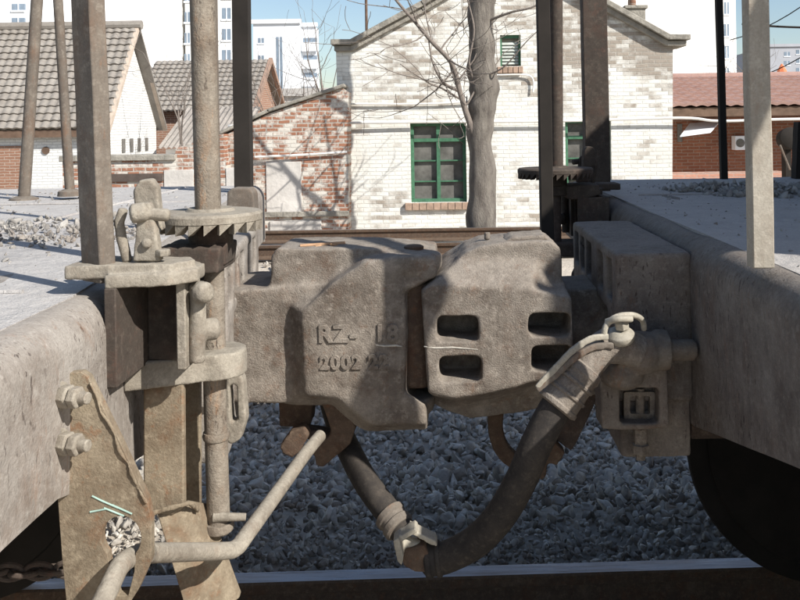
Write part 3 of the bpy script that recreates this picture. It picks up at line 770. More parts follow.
# glad hands
def pxpts(l, d): return [P(x, y, d) for x, y in l]
bm = B()
g0 = pxpts([(402, 552), (424, 545), (432, 560), (430, 573), (416, 573), (403, 566)], 1.64); loft(bm, g0, [p+Vector((0, .05, 0)) for p in g0])
cast('coupling_head', bm, 'rust', rh, .0035, 4, .001, .02)
bm = B(); lathe(bm, [(.030, 0), (.034, .004), (.034, .010), (.031, .013), (.031, .02), (.034, .023), (.034, .030), (.030, .034)], P(442, 558, 1.665), Vector((-1, .03, -.12)), 28); obj('clamp_ring', bm, 'rubber', rh)

lh = thing('air_hose', 'dark brake hose rising on the left from the pale hose joint behind the coupler', 'air hose', P(330, 400, 2.1), 'joined air hoses')
bm = B()
tube(bm, spline([P(404, 532, 1.74), P(388, 512, 1.77), P(366, 482, 1.83), P(350, 452, 1.92), P(338, 425, 2.02), P(330, 400, 2.12), P(320, 370, 2.25), P(300, 345, 2.3)], 10), .0275, 24)
obj('hose', bm, 'rubber', lh)
bm = B(); ax = (P(404, 532, 1.74)-P(390, 514, 1.77)).normalized()
lathe(bm, [(.029, 0), (.033, .003), (.033, .014), (.030, .017), (.030, .025), (.033, .028), (.033, .040), (.029, .044)], P(388, 513, 1.768), ax, 28); obj('clamp_ring', bm, 'post_grey', lh)
bm = B(); tube(bm, [(-.30, 2.30, .93), (-.50, 2.34, .95)], .022, 14); obj('stub_pipe', bm, 'dark', lh)
bm = B()
for pl_, d in (([(393, 541), (399, 537), (404, 556), (402, 566), (397, 562)], 1.62), ([(394, 540), (410, 530), (415, 528), (418, 532), (400, 543)], 1.63), ([(409, 528), (436, 541), (438, 547), (430, 545), (408, 532)], 1.64), ([(404, 552), (412, 544), (424, 546), (420, 556), (410, 560)], 1.65)):
    g0 = pxpts(pl_, d); loft(bm, g0, [p+Vector((0, .035, 0)) for p in g0])
tube(bm, [P(404, 540, 1.66), P(425, 550, 1.66)], .012, 12)
cast('coupling_head', bm, 'alu', lh, .0025, 2, .001, .02)

# bracket with square window under the cock (right wagon)
bm = B(); plate(bm, [(599, 366), (668, 360), (670, 428), (640, 431), (602, 430)], 1.66, 1.73)
cut = cutbm([lambda b_: plate(b_, rrect(620, 388, 659, 424, 3, 3), 1.5, 1.715, 1.66)])
cast('draft_gear_bracket', bm, 'steel_right', rw, .004, 3, .0015, .03, cuts=[cut])
bm = B(); plate(bm, rrect(624, 392, 655, 420, 2, 2), 1.69, 1.71); cut = cutbm([lambda b_: plate(b_, rrect(630, 396, 650, 414, 2, 2), 1.5, 1.9, 1.69)])
holed('inner_frame', bm, 'cast', [cut], rw)
bm = B(); lathe(bm, [(.013, 0), (.013, -.030), (.018, -.032), (.018, -.048), (.010, -.05), (.010, -.062)], P(640, 428, 1.69), n=6)
tube(bm, [P(640, 388, 1.70), P(640, 426, 1.70)], .009, 12)
obj('bracket_bolt', bm, 'cast', rw)

# ================================================================== stakes standing on the wagons
def channel(name, p_base, p_top, wx, wy, mat, label, group, th=None, cat='stake', rz=0):
    bm = B(); a = Vector(p_base); b_ = Vector(p_top)
    n = 10; secs = []
    for i in range(n+1):
        p = a.lerp(b_, i/n); p.x += .0006*math.sin(i*2.1+a.x*9); 
        secs.append(p)
    prof = [(-wx/2, -wy/2), (wx/2, -wy/2), (wx/2, wy/2), (wx/2-.006, wy/2), (wx/2-.006, -wy/2+.007), (-wx/2+.006, -wy/2+.007), (-wx/2+.006, wy/2), (-wx/2, wy/2)] if th else [(-wx/2, -wy/2), (wx/2, -wy/2), (wx/2, wy/2), (-wx/2, wy/2)]
    cr, sr_ = math.cos(rz), math.sin(rz)
    rows = [[bm.verts.new((p.x+u*cr-v*sr_, p.y+u*sr_+v*cr, p.z)) for u, v in prof] for p in secs]; k = len(prof)
    for r0, r1 in zip(rows, rows[1:]):
        for i in range(k): bm.faces.new([r0[i], r0[(i+1) % k], r1[(i+1) % k], r1[i]])
    bm.faces.new(rows[0][::-1]); bm.faces.new(rows[-1])
    o = obj(name, bm, mat, bev=.002); return tag(o, label, cat, group)
G = 'steel stakes standing along the wagons'
b0 = P(99, 281, 1.245); t0 = P(88, 0, 1.245); t1 = b0+(t0-b0)*2.2
channel('stake', b0+Vector((0, 0, -.0)), t1, .048, .026, 'post_grey', 'grey brown steel stake nearest the camera on the left wagon, left of the ratchet', G, rz=math.radians(-36))
b0 = P(761, 267, 1.345); t0 = P(755, 0, 1.345); t1 = b0+(t0-b0)*2.2
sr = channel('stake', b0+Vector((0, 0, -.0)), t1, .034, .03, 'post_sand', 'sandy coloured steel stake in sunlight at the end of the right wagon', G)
sr.rotation_euler = (0, 0, 0)
channel('stake', (-.512, 1.875, DZ), (-.516, 1.875, 3.2), .022, .022, 'post_grey', 'thin grey bar standing directly behind the sunlit left brake shaft', G)
channel('stake', P(244, 190, 3.12), P(237, -300, 3.12), .060, .05, 'black', 'dark stake on the far edge of the left wagon, right of the brake shaft', G)
for q in (((24, 200), (37, 0), .034, 'leftmost of two thin grey poles leaning on the left wagon'), ((70, 193), (58, 0), .028, 'thin grey pole leaning beside the near left stake, second from the left edge')):
    bm = B(); a = P(*q[0], 2.95); b_ = P(*q[1], 2.95); tube(bm, [a, b_, a+(b_-a)*2], q[2]*.58, 12)
    lathe(bm, [(q[2]*1.5, -.01), (q[2]*1.4, .006), (q[2]*.7, .014)], a, n=14)
    o = obj('pole', bm, 'post_grey'); tag(o, q[3], 'pole', 'thin poles leaning on the left wagon')
# unseen pole added beyond the frame to slant a shade across the left coupler
bm = B(); tube(bm, [(.758, .763, DZ), (1.59, .763, 3.0)], .038, 14); tag(obj('pole', bm, 'post_grey'), 'unseen leaning pole added for the slanting shade on the left coupler', 'pole')
# right wagon
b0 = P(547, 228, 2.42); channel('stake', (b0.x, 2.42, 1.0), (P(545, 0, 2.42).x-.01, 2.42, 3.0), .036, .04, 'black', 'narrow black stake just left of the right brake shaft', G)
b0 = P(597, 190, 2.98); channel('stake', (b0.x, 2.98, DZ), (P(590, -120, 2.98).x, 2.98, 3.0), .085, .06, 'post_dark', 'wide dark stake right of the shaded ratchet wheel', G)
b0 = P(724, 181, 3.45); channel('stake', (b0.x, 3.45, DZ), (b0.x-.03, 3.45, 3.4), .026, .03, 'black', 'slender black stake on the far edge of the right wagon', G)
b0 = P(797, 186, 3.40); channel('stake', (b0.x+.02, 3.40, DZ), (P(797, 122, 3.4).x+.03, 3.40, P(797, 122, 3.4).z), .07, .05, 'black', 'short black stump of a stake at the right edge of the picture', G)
# small far-side blocks on the left wagon
bm = B(); q = [P(x, y, 2.35) for x, y in ((226, 215), (227, 192), (232, 188), (249, 188), (253, 193), (255, 215))]; loft(bm, q, [p+Vector((0, .06, 0)) for p in q])
cast('stake_pocket', bm, 'post_grey', lw, .004, 3, .001, .03)
bm = B(); q = [P(x, y, 2.35) for x, y in ((240, 212), (256, 212), (251, 262), (244, 280), (240, 280))]; loft(bm, q, [p+Vector((0, .05, 0)) for p in q])
cast('side_lug', bm, 'post_grey', lw, .004, 3, .001, .03)

# unseen load added on the right wagon to throw shade over its deck
M['board'] = plain('weathered_boards', (.24, .19, .14), .9, .3, 3, bmp=.004, bscale=40)
ld = thing('shade_crate', 'unseen boarded load added on the right wagon to shade its deck', 'shade_crate', (4, 2, DZ))
bm = B()
LX, LT = 1.84, 2.66
z = DZ+.10; k = 0
while z < LT-.1:
    box(bm, LX, 6.4, .53, .555, z, z+.145); box(bm, LX, 6.4, 3.415, 3.44, z, z+.145); box(bm, LX, LX+.025, .59, 3.41, z, z+.145); z += .155
for y in [.6+i*.158 for i in range(18)]: box(bm, LX+.03, 6.4, y, y+.15, LT-.03, LT-.005)
obj('boards', bm, 'board', ld, bev=.003)
bm = B()
for x in (LX+.3, 4.2, 6.1):
    box(bm, x-.05, x+.05, .556, .60, DZ+.01, LT-.04); box(bm, x-.05, x+.05, 3.442, 3.48, DZ+.01, LT); box(bm, x-.05, x+.05, .6, 3.4, DZ+.01, DZ+.1)
obj('frame', bm, 'board', ld, bev=.004)

# rubble lying on the decks
rs = random.Random(11); items = []
def heap(cx, cy, rx, ry, n, hs, s0, dz=0):
    for _ in range(n):
        a = rs.uniform(0, 2*PI); r = rs.random()**.6
        items.append((cx+rx*r*math.cos(a), cy+ry*r*math.sin(a), DZ+dz+hs*(1-r)*rs.random()+.006, s0*rs.uniform(.35, 1.5)))
pL = P(75, 222, 1.95)
heap(-1.1, 1.95, .5, .16, 420, .02, .010); heap(-.86, 1.80, .2, .1, 160, .01, .007); heap(-.95, 2.15, .25, .10, 60, .02, .016)
for _ in range(900):
    y = rs.uniform(1.0, 3.4); items.append((rs.uniform(-2.2, -.56-.115*max(0, y-1.2)), y, DZ+.004, rs.choice((.002, .003, .004, .006, .010))))
o = stones('rubble', items, 'rubble', 5); tag(o, 'pale broken stones scattered on the left wagon deck', 'rubble', kind='stuff')
items = []
heap(1.15, 2.75, .32, .2, 420, .03, .018); heap(.98, 2.92, .25, .12, 160, .03, .018)
heap(1.5, 2.6, .3, .3, 300, .04, .018)
for _ in range(700): items.append((rs.uniform(.56, 1.8), rs.uniform(1.1, 3.4), DZ+.004, rs.choice((.002, .003, .004, .007))))
o = stones('rubble', items, 'rubble', 6); tag(o, 'heap of grey stone rubble in the shade on the right wagon deck', 'rubble', kind='stuff')

# ================================================================== buildings behind
M['brick_white'] = brick('flaking_whitewashed_brick', (.36, .31, .26), (.28, .24, .205), (.40, .37, .32), white=True, wlo=.31, whi=.47, wear=True, bw=.21, rh=.066, wcol=(.72, .71, .665))
M['brick_red'] = brick('old_red_brick', (.36, .17, .105), (.24, .105, .07), (.46, .43, .38), bw=.19, rh=.064, ms=.012, white=True, wlo=.46, whi=.60, wscale=5, wcol=(.62, .58, .52), dirt=.35)
M['brick_red_plain'] = brick('dark_red_brick', (.26, .11, .065), (.19, .075, .045), (.28, .22, .18), dirt=.3)
M['white_brick'] = brick('white_painted_brick', (.74, .74, .72), (.68, .69, .68), (.55, .55, .54), dirt=.1)
M['white_brick_y'] = brick('white_painted_gable_brick', (.76, .75, .72), (.70, .69, .66), (.52, .51, .49), axis='y', dirt=.1)
M['orange_brick'] = brick('orange_brick', (.31, .17, .115), (.25, .13, .085), (.45, .38, .32), dirt=.15)
M['coping'] = plain('weathered_coping', (.27, .25, .215), .95, .35, 5, bmp=.02, bscale=20)
M['plaster'] = plain('patched_plaster', (.52, .49, .455), .95, .2, 2.5, bmp=.01, bscale=15)
M['white_wall'] = plain('white_render', (.80, .79, .765), .9, .03, .3)
M['white_wall2'] = plain('white_tile_render', (.72, .74, .77), .9, .03, .3)
M['green'] = plain('dark_green_paint', (.055, .145, .085), .6, .25, 12)
M['glass'], b = new_mat('window_glass', .08); b.inputs['Base Color'].default_value = (.035, .04, .045, 1); b.inputs['Specular IOR Level'].default_value = .6
M['grime_glass'] = plain('grimy_glass', (.13, .125, .115), .25, .4, 5)
M['far_glass'] = plain('far_glass', (.20, .25, .31), .3, .3, .7)
M['wood_dark'] = plain('dark_fascia', (.13, .085, .06), .9, .3, 6)
M['pipe_white'] = plain('white_pipe', (.74, .72, .68), .7, .1, 4)
M['salmon_roof'] = None
def tile_mat(name, c1, c2, col_w, row_h, axis='x', depth=.03):
    m, b = new_mat(name, .9); L = m.node_tree.links
    v = objvec(m)
    col = mix(m, ramp(m, noise_tex(m, 3, 8, .7, v), .35, .7), c1, c2)
    col = mix(m, ramp(m, noise_tex(m, 22, 5, .7, v), .5, .75, 0, .45), col, tuple(x*.6 for x in c1))
    L.new(col, b.inputs['Base Color']); bump(m, b, noise_tex(m, 40, 4, .7, v), .5, .008)
    return m
M['tiles_grey'] = tile_mat('weathered_clay_tiles', (.215, .19, .165), (.30, .275, .245), .2, .3)
M['tiles_salmon'] = tile_mat('salmon_clay_tiles', (.31, .19, .16), (.40, .265, .225), .2, .3)
M['corrugated'] = plain('pale_corrugated_sheet', (.50, .46, .42), .8, .15, 2)

def tiled(name, a, ux, uy, nx, ny, mat, parent, amp=.035, step=.04, K=5):
    """a roof slope of real rolls and laps: a = lower left corner, ux along the eave, uy up the slope"""
    bm = B(); a, ux, uy = Vector(a), Vector(ux), Vector(uy); nrm = ux.cross(uy).normalized()
    if nrm.z < 0: nrm = -nrm
    for j in range(ny):
        for part in (0,):
            rows = []
            for e, h in ((0, step), (1.06, 0)):
                row = []
                for i in range(nx*K+1):
                    u = i/K; w = amp*abs(math.sin(PI*u))**1.4
                    jit = .008*mnoise.noise(Vector((int(u)*1.7, j*2.3, 0)))
                    p = a+ux*(u/nx)+uy*((j+e)/ny)+nrm*(w+h+jit); row.append(bm.verts.new(p))
                rows.append(row)
            low = [bm.verts.new(v.co-nrm*(step+.01)) for v in rows[0]]
            for i in range(nx*K):
                bm.faces.new([rows[0][i], rows[0][i+1], rows[1][i+1], rows[1][i]])
                bm.faces.new([low[i], low[i+1], rows[0][i+1], rows[0][i]])
    return obj(name, bm, mat, parent, ang=50)

def pxr(x0, y0, x1, y1, d):
    a, b_ = P(x0, y0, d), P(x1, y1, d); return a.x, b_.x, b_.z, a.z      # x0,x1,z0,z1
GZ = -.55
# ---- main gabled building
D = 14.0
mb = thing('brick_building', 'whitewashed brick gabled building with green windows behind the coupler', 'building', (P(512, 0, D).x, D, GZ))
out = [(351, 260), (349, 148), (347, 100), (333, 99), (333, 47)]
out = [(349, 300), (347, 100), (337, 90), (336, 52), (350, 47), (420, 9), (512, -46), (602, 4), (665, 39), (673, 43), (673, 300)]
q = [P(x, y, D) for x, y in out]; q[0].z = q[-1].z = GZ
bm = B(); loft(bm, [(p.x, D, p.z) for p in q], [(p.x, D+7, p.z) for p in q])
def cutpx(x0, y0, x1, y1, d, dep=.22):
    a = pxr(x0, y0, x1, y1, d); cb = B(); box(cb, a[0], a[1], d-.3, d+dep, a[2], a[3]); return cb
wins = [(410, 123, 467, 202), (565, 120, 612, 200), (500, 35, 521, 66)]
holed('wall', bm, 'brick_white', [cutpx(*w_, D) for w_ in wins], mb)
def cornice(parent, seq, d, off, th, proud, mat='coping', name='cornice'):
    bm = B()
    for (a, b_) in zip(seq, seq[1:]):
        pa, pb = P(a[0], a[1]+off, d), P(b_[0], b_[1]+off, d)
        t_ = (pb-pa).normalized(); n_ = Vector((-t_.z, 0, t_.x))
        pa -= t_*.02; pb += t_*.02
        c = [pa, pb, pb-n_*th, pa-n_*th]; c = [Vector((v.x, d-proud, v.z)) for v in c]
        loft(bm, c, [v+Vector((0, .5+proud, 0)) for v in c])
    return obj(name, bm, mat, parent, bev=.012)
seqL = [(333, 40), (351, 40), (421, 2), (512, -52)]; seqR = [(512, -52), (602, -2), (668, 35), (687, 35)]
cornice(mb, seqL, D, 0, .09, .16); cornice(mb, seqR, D, 0, .09, .16)
cornice(mb, [(336, 46), (351, 46), (421, 8), (512, -46)], D, 0, .09, .09); cornice(mb, [(512, -46), (602, 4), (667, 41), (684, 41)], D, 0, .09, .09)
bm = B(); a, c, e = P(333, 42, D), P(512, -52, D), P(687, 36, D)
for u, v in ((a, c), (c, e)):
    loft(bm, [(u.x, D+.45, u.z-.05), (v.x, D+.45, v.z-.05), (v.x, D+.45, v.z-.15), (u.x, D+.45, u.z-.15)], [(u.x, D+7.1, u.z-.05), (v.x, D+7.1, v.z-.05), (v.x, D+7.1, v.z-.15), (u.x, D+7.1, u.z-.15)])
obj('roof', bm, 'tiles_grey', mb)
def window(parent, r, d, cols, rows, transom=None, mat='green', fw=.055, dep=.14, sill=True, name='window', dirty=True):
    x0, x1, z0, z1 = pxr(*r, d); y = d+dep
    bm = B(); box(bm, x0, x1, y-.05, y+.02, z0, z0+fw); box(bm, x0, x1, y-.05, y+.02, z1-fw, z1)
    box(bm, x0, x0+fw, y-.048, y+.022, z0+fw, z1-fw); box(bm, x1-fw, x1, y-.048, y+.022, z0+fw, z1-fw)
    if transom is not None: zt = z1-(z1-z0)*transom; box(bm, x0+fw, x1-fw, y-.052, y+.015, zt-.03, zt+.03)
    fr = obj(name, bm, mat, parent, bev=.006)
    xm = (x0+x1)/2
    bm = B()
    for k in range(1, cols):
        x = x0+(x1-x0)*k/cols; box(bm, x-.03, x+.03, y-.046, y+.012, z0+fw+.001, z1-fw-.001)
    for k in range(1, rows):
        z = z0+(z1-z0)*(1-(transom or 0))*k/rows; box(bm, x0+fw+.001, x1-fw-.001, y-.03, y+.01, z-.011, z+.011)
    obj('glazing_bars', bm, mat, fr)
    bm = B(); box(bm, x0+.01, x1-.01, y+.024, y+.034, z0+.01, z1-.01); obj('pane', bm, 'grime_glass', fr)
    return fr
f = window(mb, wins[0], D, 2, 3, .22); f['label'] = 'dark green casement window left of the tree'
window(mb, wins[1], D, 2, 3, .22)
# louvre
x0, x1, z0, z1 = pxr(*wins[2], D); bm = B()
box(bm, x0, x0+.03, D+.05, D+.1, z0, z1); box(bm, x1-.03, x1, D+.05, D+.1, z0, z1); box(bm, x0+.03, x1-.03, D+.05, D+.1, z1-.05, z1)
lf = obj('louvre_window', bm, 'green', mb)
bm = B(); n = 7
for k in range(n):
    z = z0+.03+(z1-z0-.14)*k/n; m_ = Matrix.Translation(((x0+x1)/2, D+.09, z+.03)) @ Matrix.Rotation(math.radians(-35), 4, 'X')
    box(bm, -(x1-x0)/2+.035, (x1-x0)/2-.035, -.004, .004, -.03, .03, m_)
obj('slats', bm, plain('pale_louvre_slats', (.45, .48, .44), .8), lf)
def sill(r, d, mat='coping', n=0):
    a = pxr(*r, d); bm = B()
    if n:
        w_ = (a[1]-a[0])/n
        for k in range(n): box(bm, a[0]+k*w_+.004, a[0]+(k+1)*w_-.004, d-.07, d+.1, a[2], a[3])
    else: box(bm, a[0], a[1], d-.08, d+.12, a[2], a[3])
    return obj('window_sill', bm, mat, mb, bev=.006)
sill((405, 203, 469, 209), D, plain('sill_brick', (.34, .24, .18), .95, .3, 8), 9); sill((497, 67, 523, 73), D, plain('sill_brick_small', (.34, .24, .18), .95, .3, 8), 5); sill((562, 202, 615, 208), D)
# chimney
bm = B(); a = pxr(624, 9, 643, 22, D+.3); box(bm, a[0], a[1], D+.1, D+.5, a[2]-.3, a[3]); a2 = pxr(622, 7, 645, 10, D+.3); box(bm, a2[0], a2[1], D+.07, D+.53, a2[2], a2[3]); obj('chimney', bm, 'coping', mb, bev=.01)
bm = B(); lathe(bm, [(.06, 0), (.07, .02), (.06, .3), (.075, .33)], (P(632, 8, D+.3).x, D+.3, P(632, 8, D+.3).z), n=14); obj('chimney_pot', bm, 'orange_brick', mb)

# pipes strung along the facades
def pipe(name, pts, r, mat, label, group=None, sag=0):
    bm = B(); tube(bm, spline(pts, 6), r, 8); o = obj(name, bm, mat); return tag(o, label, 'pipe', group)
GP = 'pipes fixed along the brick walls'
pipe('wall_pipe', [P(228, 126, D-.14), P(345, 123, D-.12), P(430, 122, D-.1), P(560, 121, D-.1), P(680, 118, D-.12), P(720, 121, D-.14), P(800, 119, D-.15), P(980, 118, D-.15)], .022, 'pipe_white', 'long white pipe running across the brick facades under the gable', GP)
pipe('wall_pipe', [P(349, 104, D-.05), P(420, 104, D-.05), P(466, 102, D-.05)], .018, 'pipe_white', 'short white conduit above the left green window', GP)
pipe('wall_pipe', [P(497, 75, D-.05), P(530, 76, D-.05), P(533, 92, D-.05)], .014, 'pipe_white', 'thin conduit under the small louvre window', GP)
pipe('wall_pipe', [P(255, 157, D-.55), P(300, 155, D-.52), P(347, 152, D-.5)], .018, 'pipe_white', 'grey white pipe along the red brick lean-to', GP)

# ---- red brick lean-to left of it
D2 = 13.55
lt = thing('brick_lean_to', 'lean-to of worn red brick against the left of the whitewashed building', 'building', (P(290, 0, D2).x, D2, GZ))
q = [P(x, y, D2) for x, y in ((223, 300), (223, 136), (268, 114), (342, 88), (348, 92), (349, 300))]; q[0].z = q[-1].z = GZ
bm = B(); loft(bm, [(p.x, D2, p.z) for p in q], [(p.x, D2+2.5, p.z) for p in q])
obj('wall', bm, 'brick_red', lt)
cornice(lt, [(221, 131), (268, 109), (343, 84)], D2, 0, .055, .07, name='coping'); 
bm = B(); x0, x1, z0, z1 = pxr(266, 162, 302, 212, D2); box(bm, x0, x1, D2-.02, D2+.1, z0, z1)
obj('plaster_panel', bm, 'plaster', lt, bev=.006, label='grey plaster blanking a former window')
bm = B(); x0, x1, z0, z1 = pxr(258, 212, 349, 216, D2); box(bm, x0, x1, D2-.05, D2+.1, z0, z1); obj('ledge', bm, 'coping', lt, bev=.008)
bm = B(); x0, x1, z0, z1 = pxr(270, 221, 322, 262, D2); box(bm, x0, x1, D2-.03, D2+.1, z0, z1); obj('plaster_base', bm, 'plaster', lt, bev=.008)
# ---- low wall at left
D3 = 13.2
gw = thing('brick_wall', 'low red brick yard wall with plaster patches between the tiled house and the lean-to', 'wall', (P(165, 0, D3).x, D3, GZ))
x0, x1, z0, z1 = pxr(112, 160, 223, 300, D3); z0 = GZ
bm = B(); box(bm, P(60, 0, D3).x, P(224, 0, D3).x, D3, D3+.3, z0, z1)
q = [P(x, y, D3) for x, y in ((174, 161), (176, 148), (223, 134), (224, 161))]; loft(bm, [(p.x, D3+.004, p.z) for p in q], [(p.x, D3+.28, p.z) for p in q])
obj('wall', bm, 'brick_red', gw)
bm = B(); x0, x1, z0, z1 = pxr(60, 156, 176, 160, D3); box(bm, x0, x1, D3-.05, D3+.35, z0, z1)
cp = obj('coping', bm, 'coping', gw, bev=.01)
for r in ((164, 170, 194, 196), (226, 168, 250, 205)):
    x0, x1, z0, z1 = pxr(*r, D3); bm = B(); box(bm, x0, x1, D3-.015, D3+.1, z0, z1); 
    obj('plaster_patch', bm, 'plaster', gw, bev=.006)
bm = B(); x0, x1, z0, z1 = pxr(112, 174, 163, 181, D3); box(bm, x0, x1, D3-.03, D3+.1, z0, z1); obj('dark_band', bm, plain('dark_band_brick', (.09, .07, .06), .95, .3, 6), gw)  # darker strip running along the low wall

# ---- tiled house at the left
D4 = 20.0; sc4 = D4/16
hx = P(107, 0, D4).x
th_ = thing('tiled_house', 'white house with steep weathered tile roof at the left edge', 'house', (hx-5, D4, GZ))
ze = P(107, 128, D4).z; dr = D4*1.10; zr = P(132, 27, dr).z; df = D4*1.20
XL = P(-120, 0, D4).x
bm = B(); loft(bm, [(hx-.25, D4+.25, GZ), (hx-.25, D4+.25, ze), (hx-.25, dr, zr-.2), (hx-.25, df-.1, ze+.1), (hx-.25, df-.1, GZ)], [(XL, D4+.25, GZ), (XL, D4+.25, ze), (XL, dr, zr-.2), (XL, df-.1, ze+.1), (XL, df-.1, GZ)])
obj('wall', bm, 'white_brick', th_)
bm = B(); loft(bm, [(hx-.249, D4+.25, GZ), (hx-.249, D4+.25, ze), (hx-.249, dr, zr-.2), (hx-.249, df-.1, ze+.1), (hx-.249, df-.1, GZ)], [(hx-.22, D4+.25, GZ), (hx-.22, D4+.25, ze), (hx-.22, dr, zr-.2), (hx-.22, df-.1, ze+.1), (hx-.22, df-.1, GZ)])
obj('gable', bm, 'white_brick_y', th_)
n_t = int((hx-XL)/.20)
tiled('roof', (XL, D4, ze), (hx-XL, 0, 0), (0, dr-D4, zr-ze), n_t, 15, 'tiles_grey', th_, amp=.035, step=.045)
bm = B(); loft(bm, [(XL, dr, zr-.02), (XL, df, ze), (XL, df, ze-.08), (XL, dr, zr-.1)], [(hx+.06, dr, zr-.02), (hx+.06, df, ze), (hx+.06, df, ze-.08), (hx+.06, dr, zr-.1)]); obj('rear_roof', bm, 'tiles_grey', th_)
bm = B()
for (ya, za, yb, zb) in ((D4, ze, dr, zr), (dr, zr, df, ze)):
    loft(bm, [(hx-.06, ya, za+.07), (hx-.06, yb, zb+.07), (hx-.06, yb, zb-.09), (hx-.06, ya, za-.09)], [(hx+.04, ya, za+.07), (hx+.04, yb, zb+.07), (hx+.04, yb, zb-.09), (hx+.04, ya, za-.09)])
obj('verge_board', bm, plain('pale_verge', (.45, .37, .30), .9, .2, 6), th_)
bm = B(); tube(bm, [(XL, dr, zr+.05), (hx+.1, dr, zr+.05)], .12, 10); obj('ridge', bm, 'tiles_grey', th_)
bm = B(); box(bm, XL, hx-.1, D4+.02, D4+.2, ze-.20, ze-.02); obj('fascia', bm, 'wood_dark', th_)
bm = B(); x0, x1, z0, z1 = pxr(-60, 147, 25, 300, D4+.25); box(bm, x0, x1, D4+.225, D4+.3, GZ, z1); obj('brick_panel', bm, 'orange_brick', th_, label='orange brick infill')
for k in range(4):
    y = D4*1.10+(k-1.2)*.55; z = P(0, 150, D4*1.1).z; bm = B(); box(bm, hx-.23, hx-.205, y, y+.22, z-.1, z+.25); obj('window', bm, 'grime_glass', th_)
bm = B(); x0, x1, z0, z1 = pxr(42, 147, 50, 154, D4+.25); lathe(bm, [(.09, 0), (.09, .03)], ((x0+x1)/2, D4+.25, (z0+z1)/2), (0, -1, 0), 16); obj('vent', bm, 'wood_dark', th_)

# ---- second tiled roof
D5 = 26.0
sh = thing('long_shed', 'long shed with pale tiled roof behind the brake shaft', 'house', (P(205, 0, D5).x, D5, GZ))
a = P(128, 112, D5); b_ = P(252, 112, D5); zr = P(0, 64, D5*1.1).z
bm = B(); box(bm, a.x, b_.x-.2, D5+.3, D5*1.2, GZ, a.z); loft(bm, [(a.x, D5+.3, a.z-.01), (a.x, D5*1.1, zr-.1), (a.x, D5*1.2, a.z-.01)], [(b_.x-.2, D5+.3, a.z-.01), (b_.x-.2, D5*1.1, zr-.1), (b_.x-.2, D5*1.2, a.z-.01)])
obj('wall', bm, 'orange_brick', sh)
tiled('roof', (a.x, D5, a.z), (b_.x-a.x, 0, 0), (0, D5*.1, zr-a.z), 20, 11, 'tiles_grey', sh, amp=.035, step=.045)
bm = B(); loft(bm, [(b_.x, D5, a.z+.05), (b_.x, D5*1.1, zr+.08), (b_.x, D5*1.2, a.z+.05), (b_.x, D5*1.2, a.z-.12), (b_.x, D5*1.1, zr-.1), (b_.x, D5, a.z-.12)], [(b_.x+.12, D5, a.z+.05), (b_.x+.12, D5*1.1, zr+.08), (b_.x+.12, D5*1.2, a.z+.05), (b_.x+.12, D5*1.2, a.z-.12), (b_.x+.12, D5*1.1, zr-.1), (b_.x+.12, D5, a.z-.12)])
obj('verge_board', bm, plain('brown_verge', (.28, .19, .145), .9, .2, 6), sh)
bm = B(); loft(bm, [(a.x, D5*1.1, zr), (a.x, D5*1.2, a.z), (a.x, D5*1.2, a.z-.05), (a.x, D5*1.1, zr-.05)], [(b_.x, D5*1.1, zr), (b_.x, D5*1.2, a.z), (b_.x, D5*1.2, a.z-.05), (b_.x, D5*1.1, zr-.05)]); obj('rear_roof', bm, 'tiles_grey', sh)
# corrugated lean-to roof in front of it
D6 = 22.0
cs = thing('corrugated_shelter', 'pale corrugated roofed shelter in front of the long shed', 'shed', (P(195, 0, D6).x, D6, GZ))
a = P(158, 148, D6); b_ = P(240, 146, D6); c = P(158, 108, D6*1.12)
bm = B(); nx = 60
r0 = [bm.verts.new((a.x+(b_.x-a.x)*i/nx, D6, a.z+.02*math.cos(i*1.57))) for i in range(nx+1)]; r1 = [bm.verts.new((a.x+(b_.x-a.x)*i/nx, D6*1.12, c.z+.02*math.cos(i*1.57))) for i in range(nx+1)]
for i in range(nx): bm.faces.new([r0[i], r0[i+1], r1[i+1], r1[i]])
geo = bmesh.ops.solidify(bm, geom=bm.faces[:], thickness=.01)
obj('roof', bm, 'corrugated', cs)
bm = B(); box(bm, a.x+.1, b_.x-.1, D6+.3, D6*1.12-.1, GZ, a.z-.05); obj('wall', bm, 'white_wall', cs)

# ---- red tiled building at the right
D7 = 17.0
rb = thing('red_building', 'low brick building with salmon tiled roof at the right edge', 'building', (P(760, 0, D7).x, D7, GZ))
xa, xb = P(660, 0, D7).x, P(960, 0, D7).x
zE = P(740, 108, D7).z; zB = P(740, 172, D7).z; yr = D7+3.2; zR = P(740, 79, yr).z
bm = B(); box(bm, xa, xb, D7+1.0, D7+6, GZ, zE); 
x0, x1, z0, z1 = pxr(685, 122, 706, 160, D7)
obj('wall', bm, 'brick_red_plain', rb)
tiled('roof', (xa, D7, zE+.05), (xb-xa, 0, 0), (0, yr-D7, zR-zE), 26, 9, 'tiles_salmon', rb, amp=.03, step=.05)
bm = B(); tube(bm, [(xa, yr, zR+.06), (xb, yr, zR+.06)], .1, 10); obj('ridge', bm, 'tiles_salmon', rb)
bm = B(); loft(bm, [(xa, yr, zR), (xa, D7+6.2, zE), (xa, D7+6.2, zE-.1), (xa, yr, zR-.1)], [(xb, yr, zR), (xb, D7+6.2, zE), (xb, D7+6.2, zE-.1), (xb, yr, zR-.1)]); obj('rear_roof', bm, 'tiles_salmon', rb)
bm = B(); box(bm, xa, xb, D7+.05, D7+.15, zE-.16, zE+.02); obj('fascia', bm, 'wood_dark', rb)
bm = B(); box(bm, P(672, 0, D7).x, P(793, 0, D7).x, D7+.35, D7+.99, P(740, 182, D7).z-1, P(740, 174, D7).z); obj('plinth', bm, brick('pink_brick', (.5, .26, .19), (.42, .2, .14), (.42, .34, .3), dirt=.15), rb)
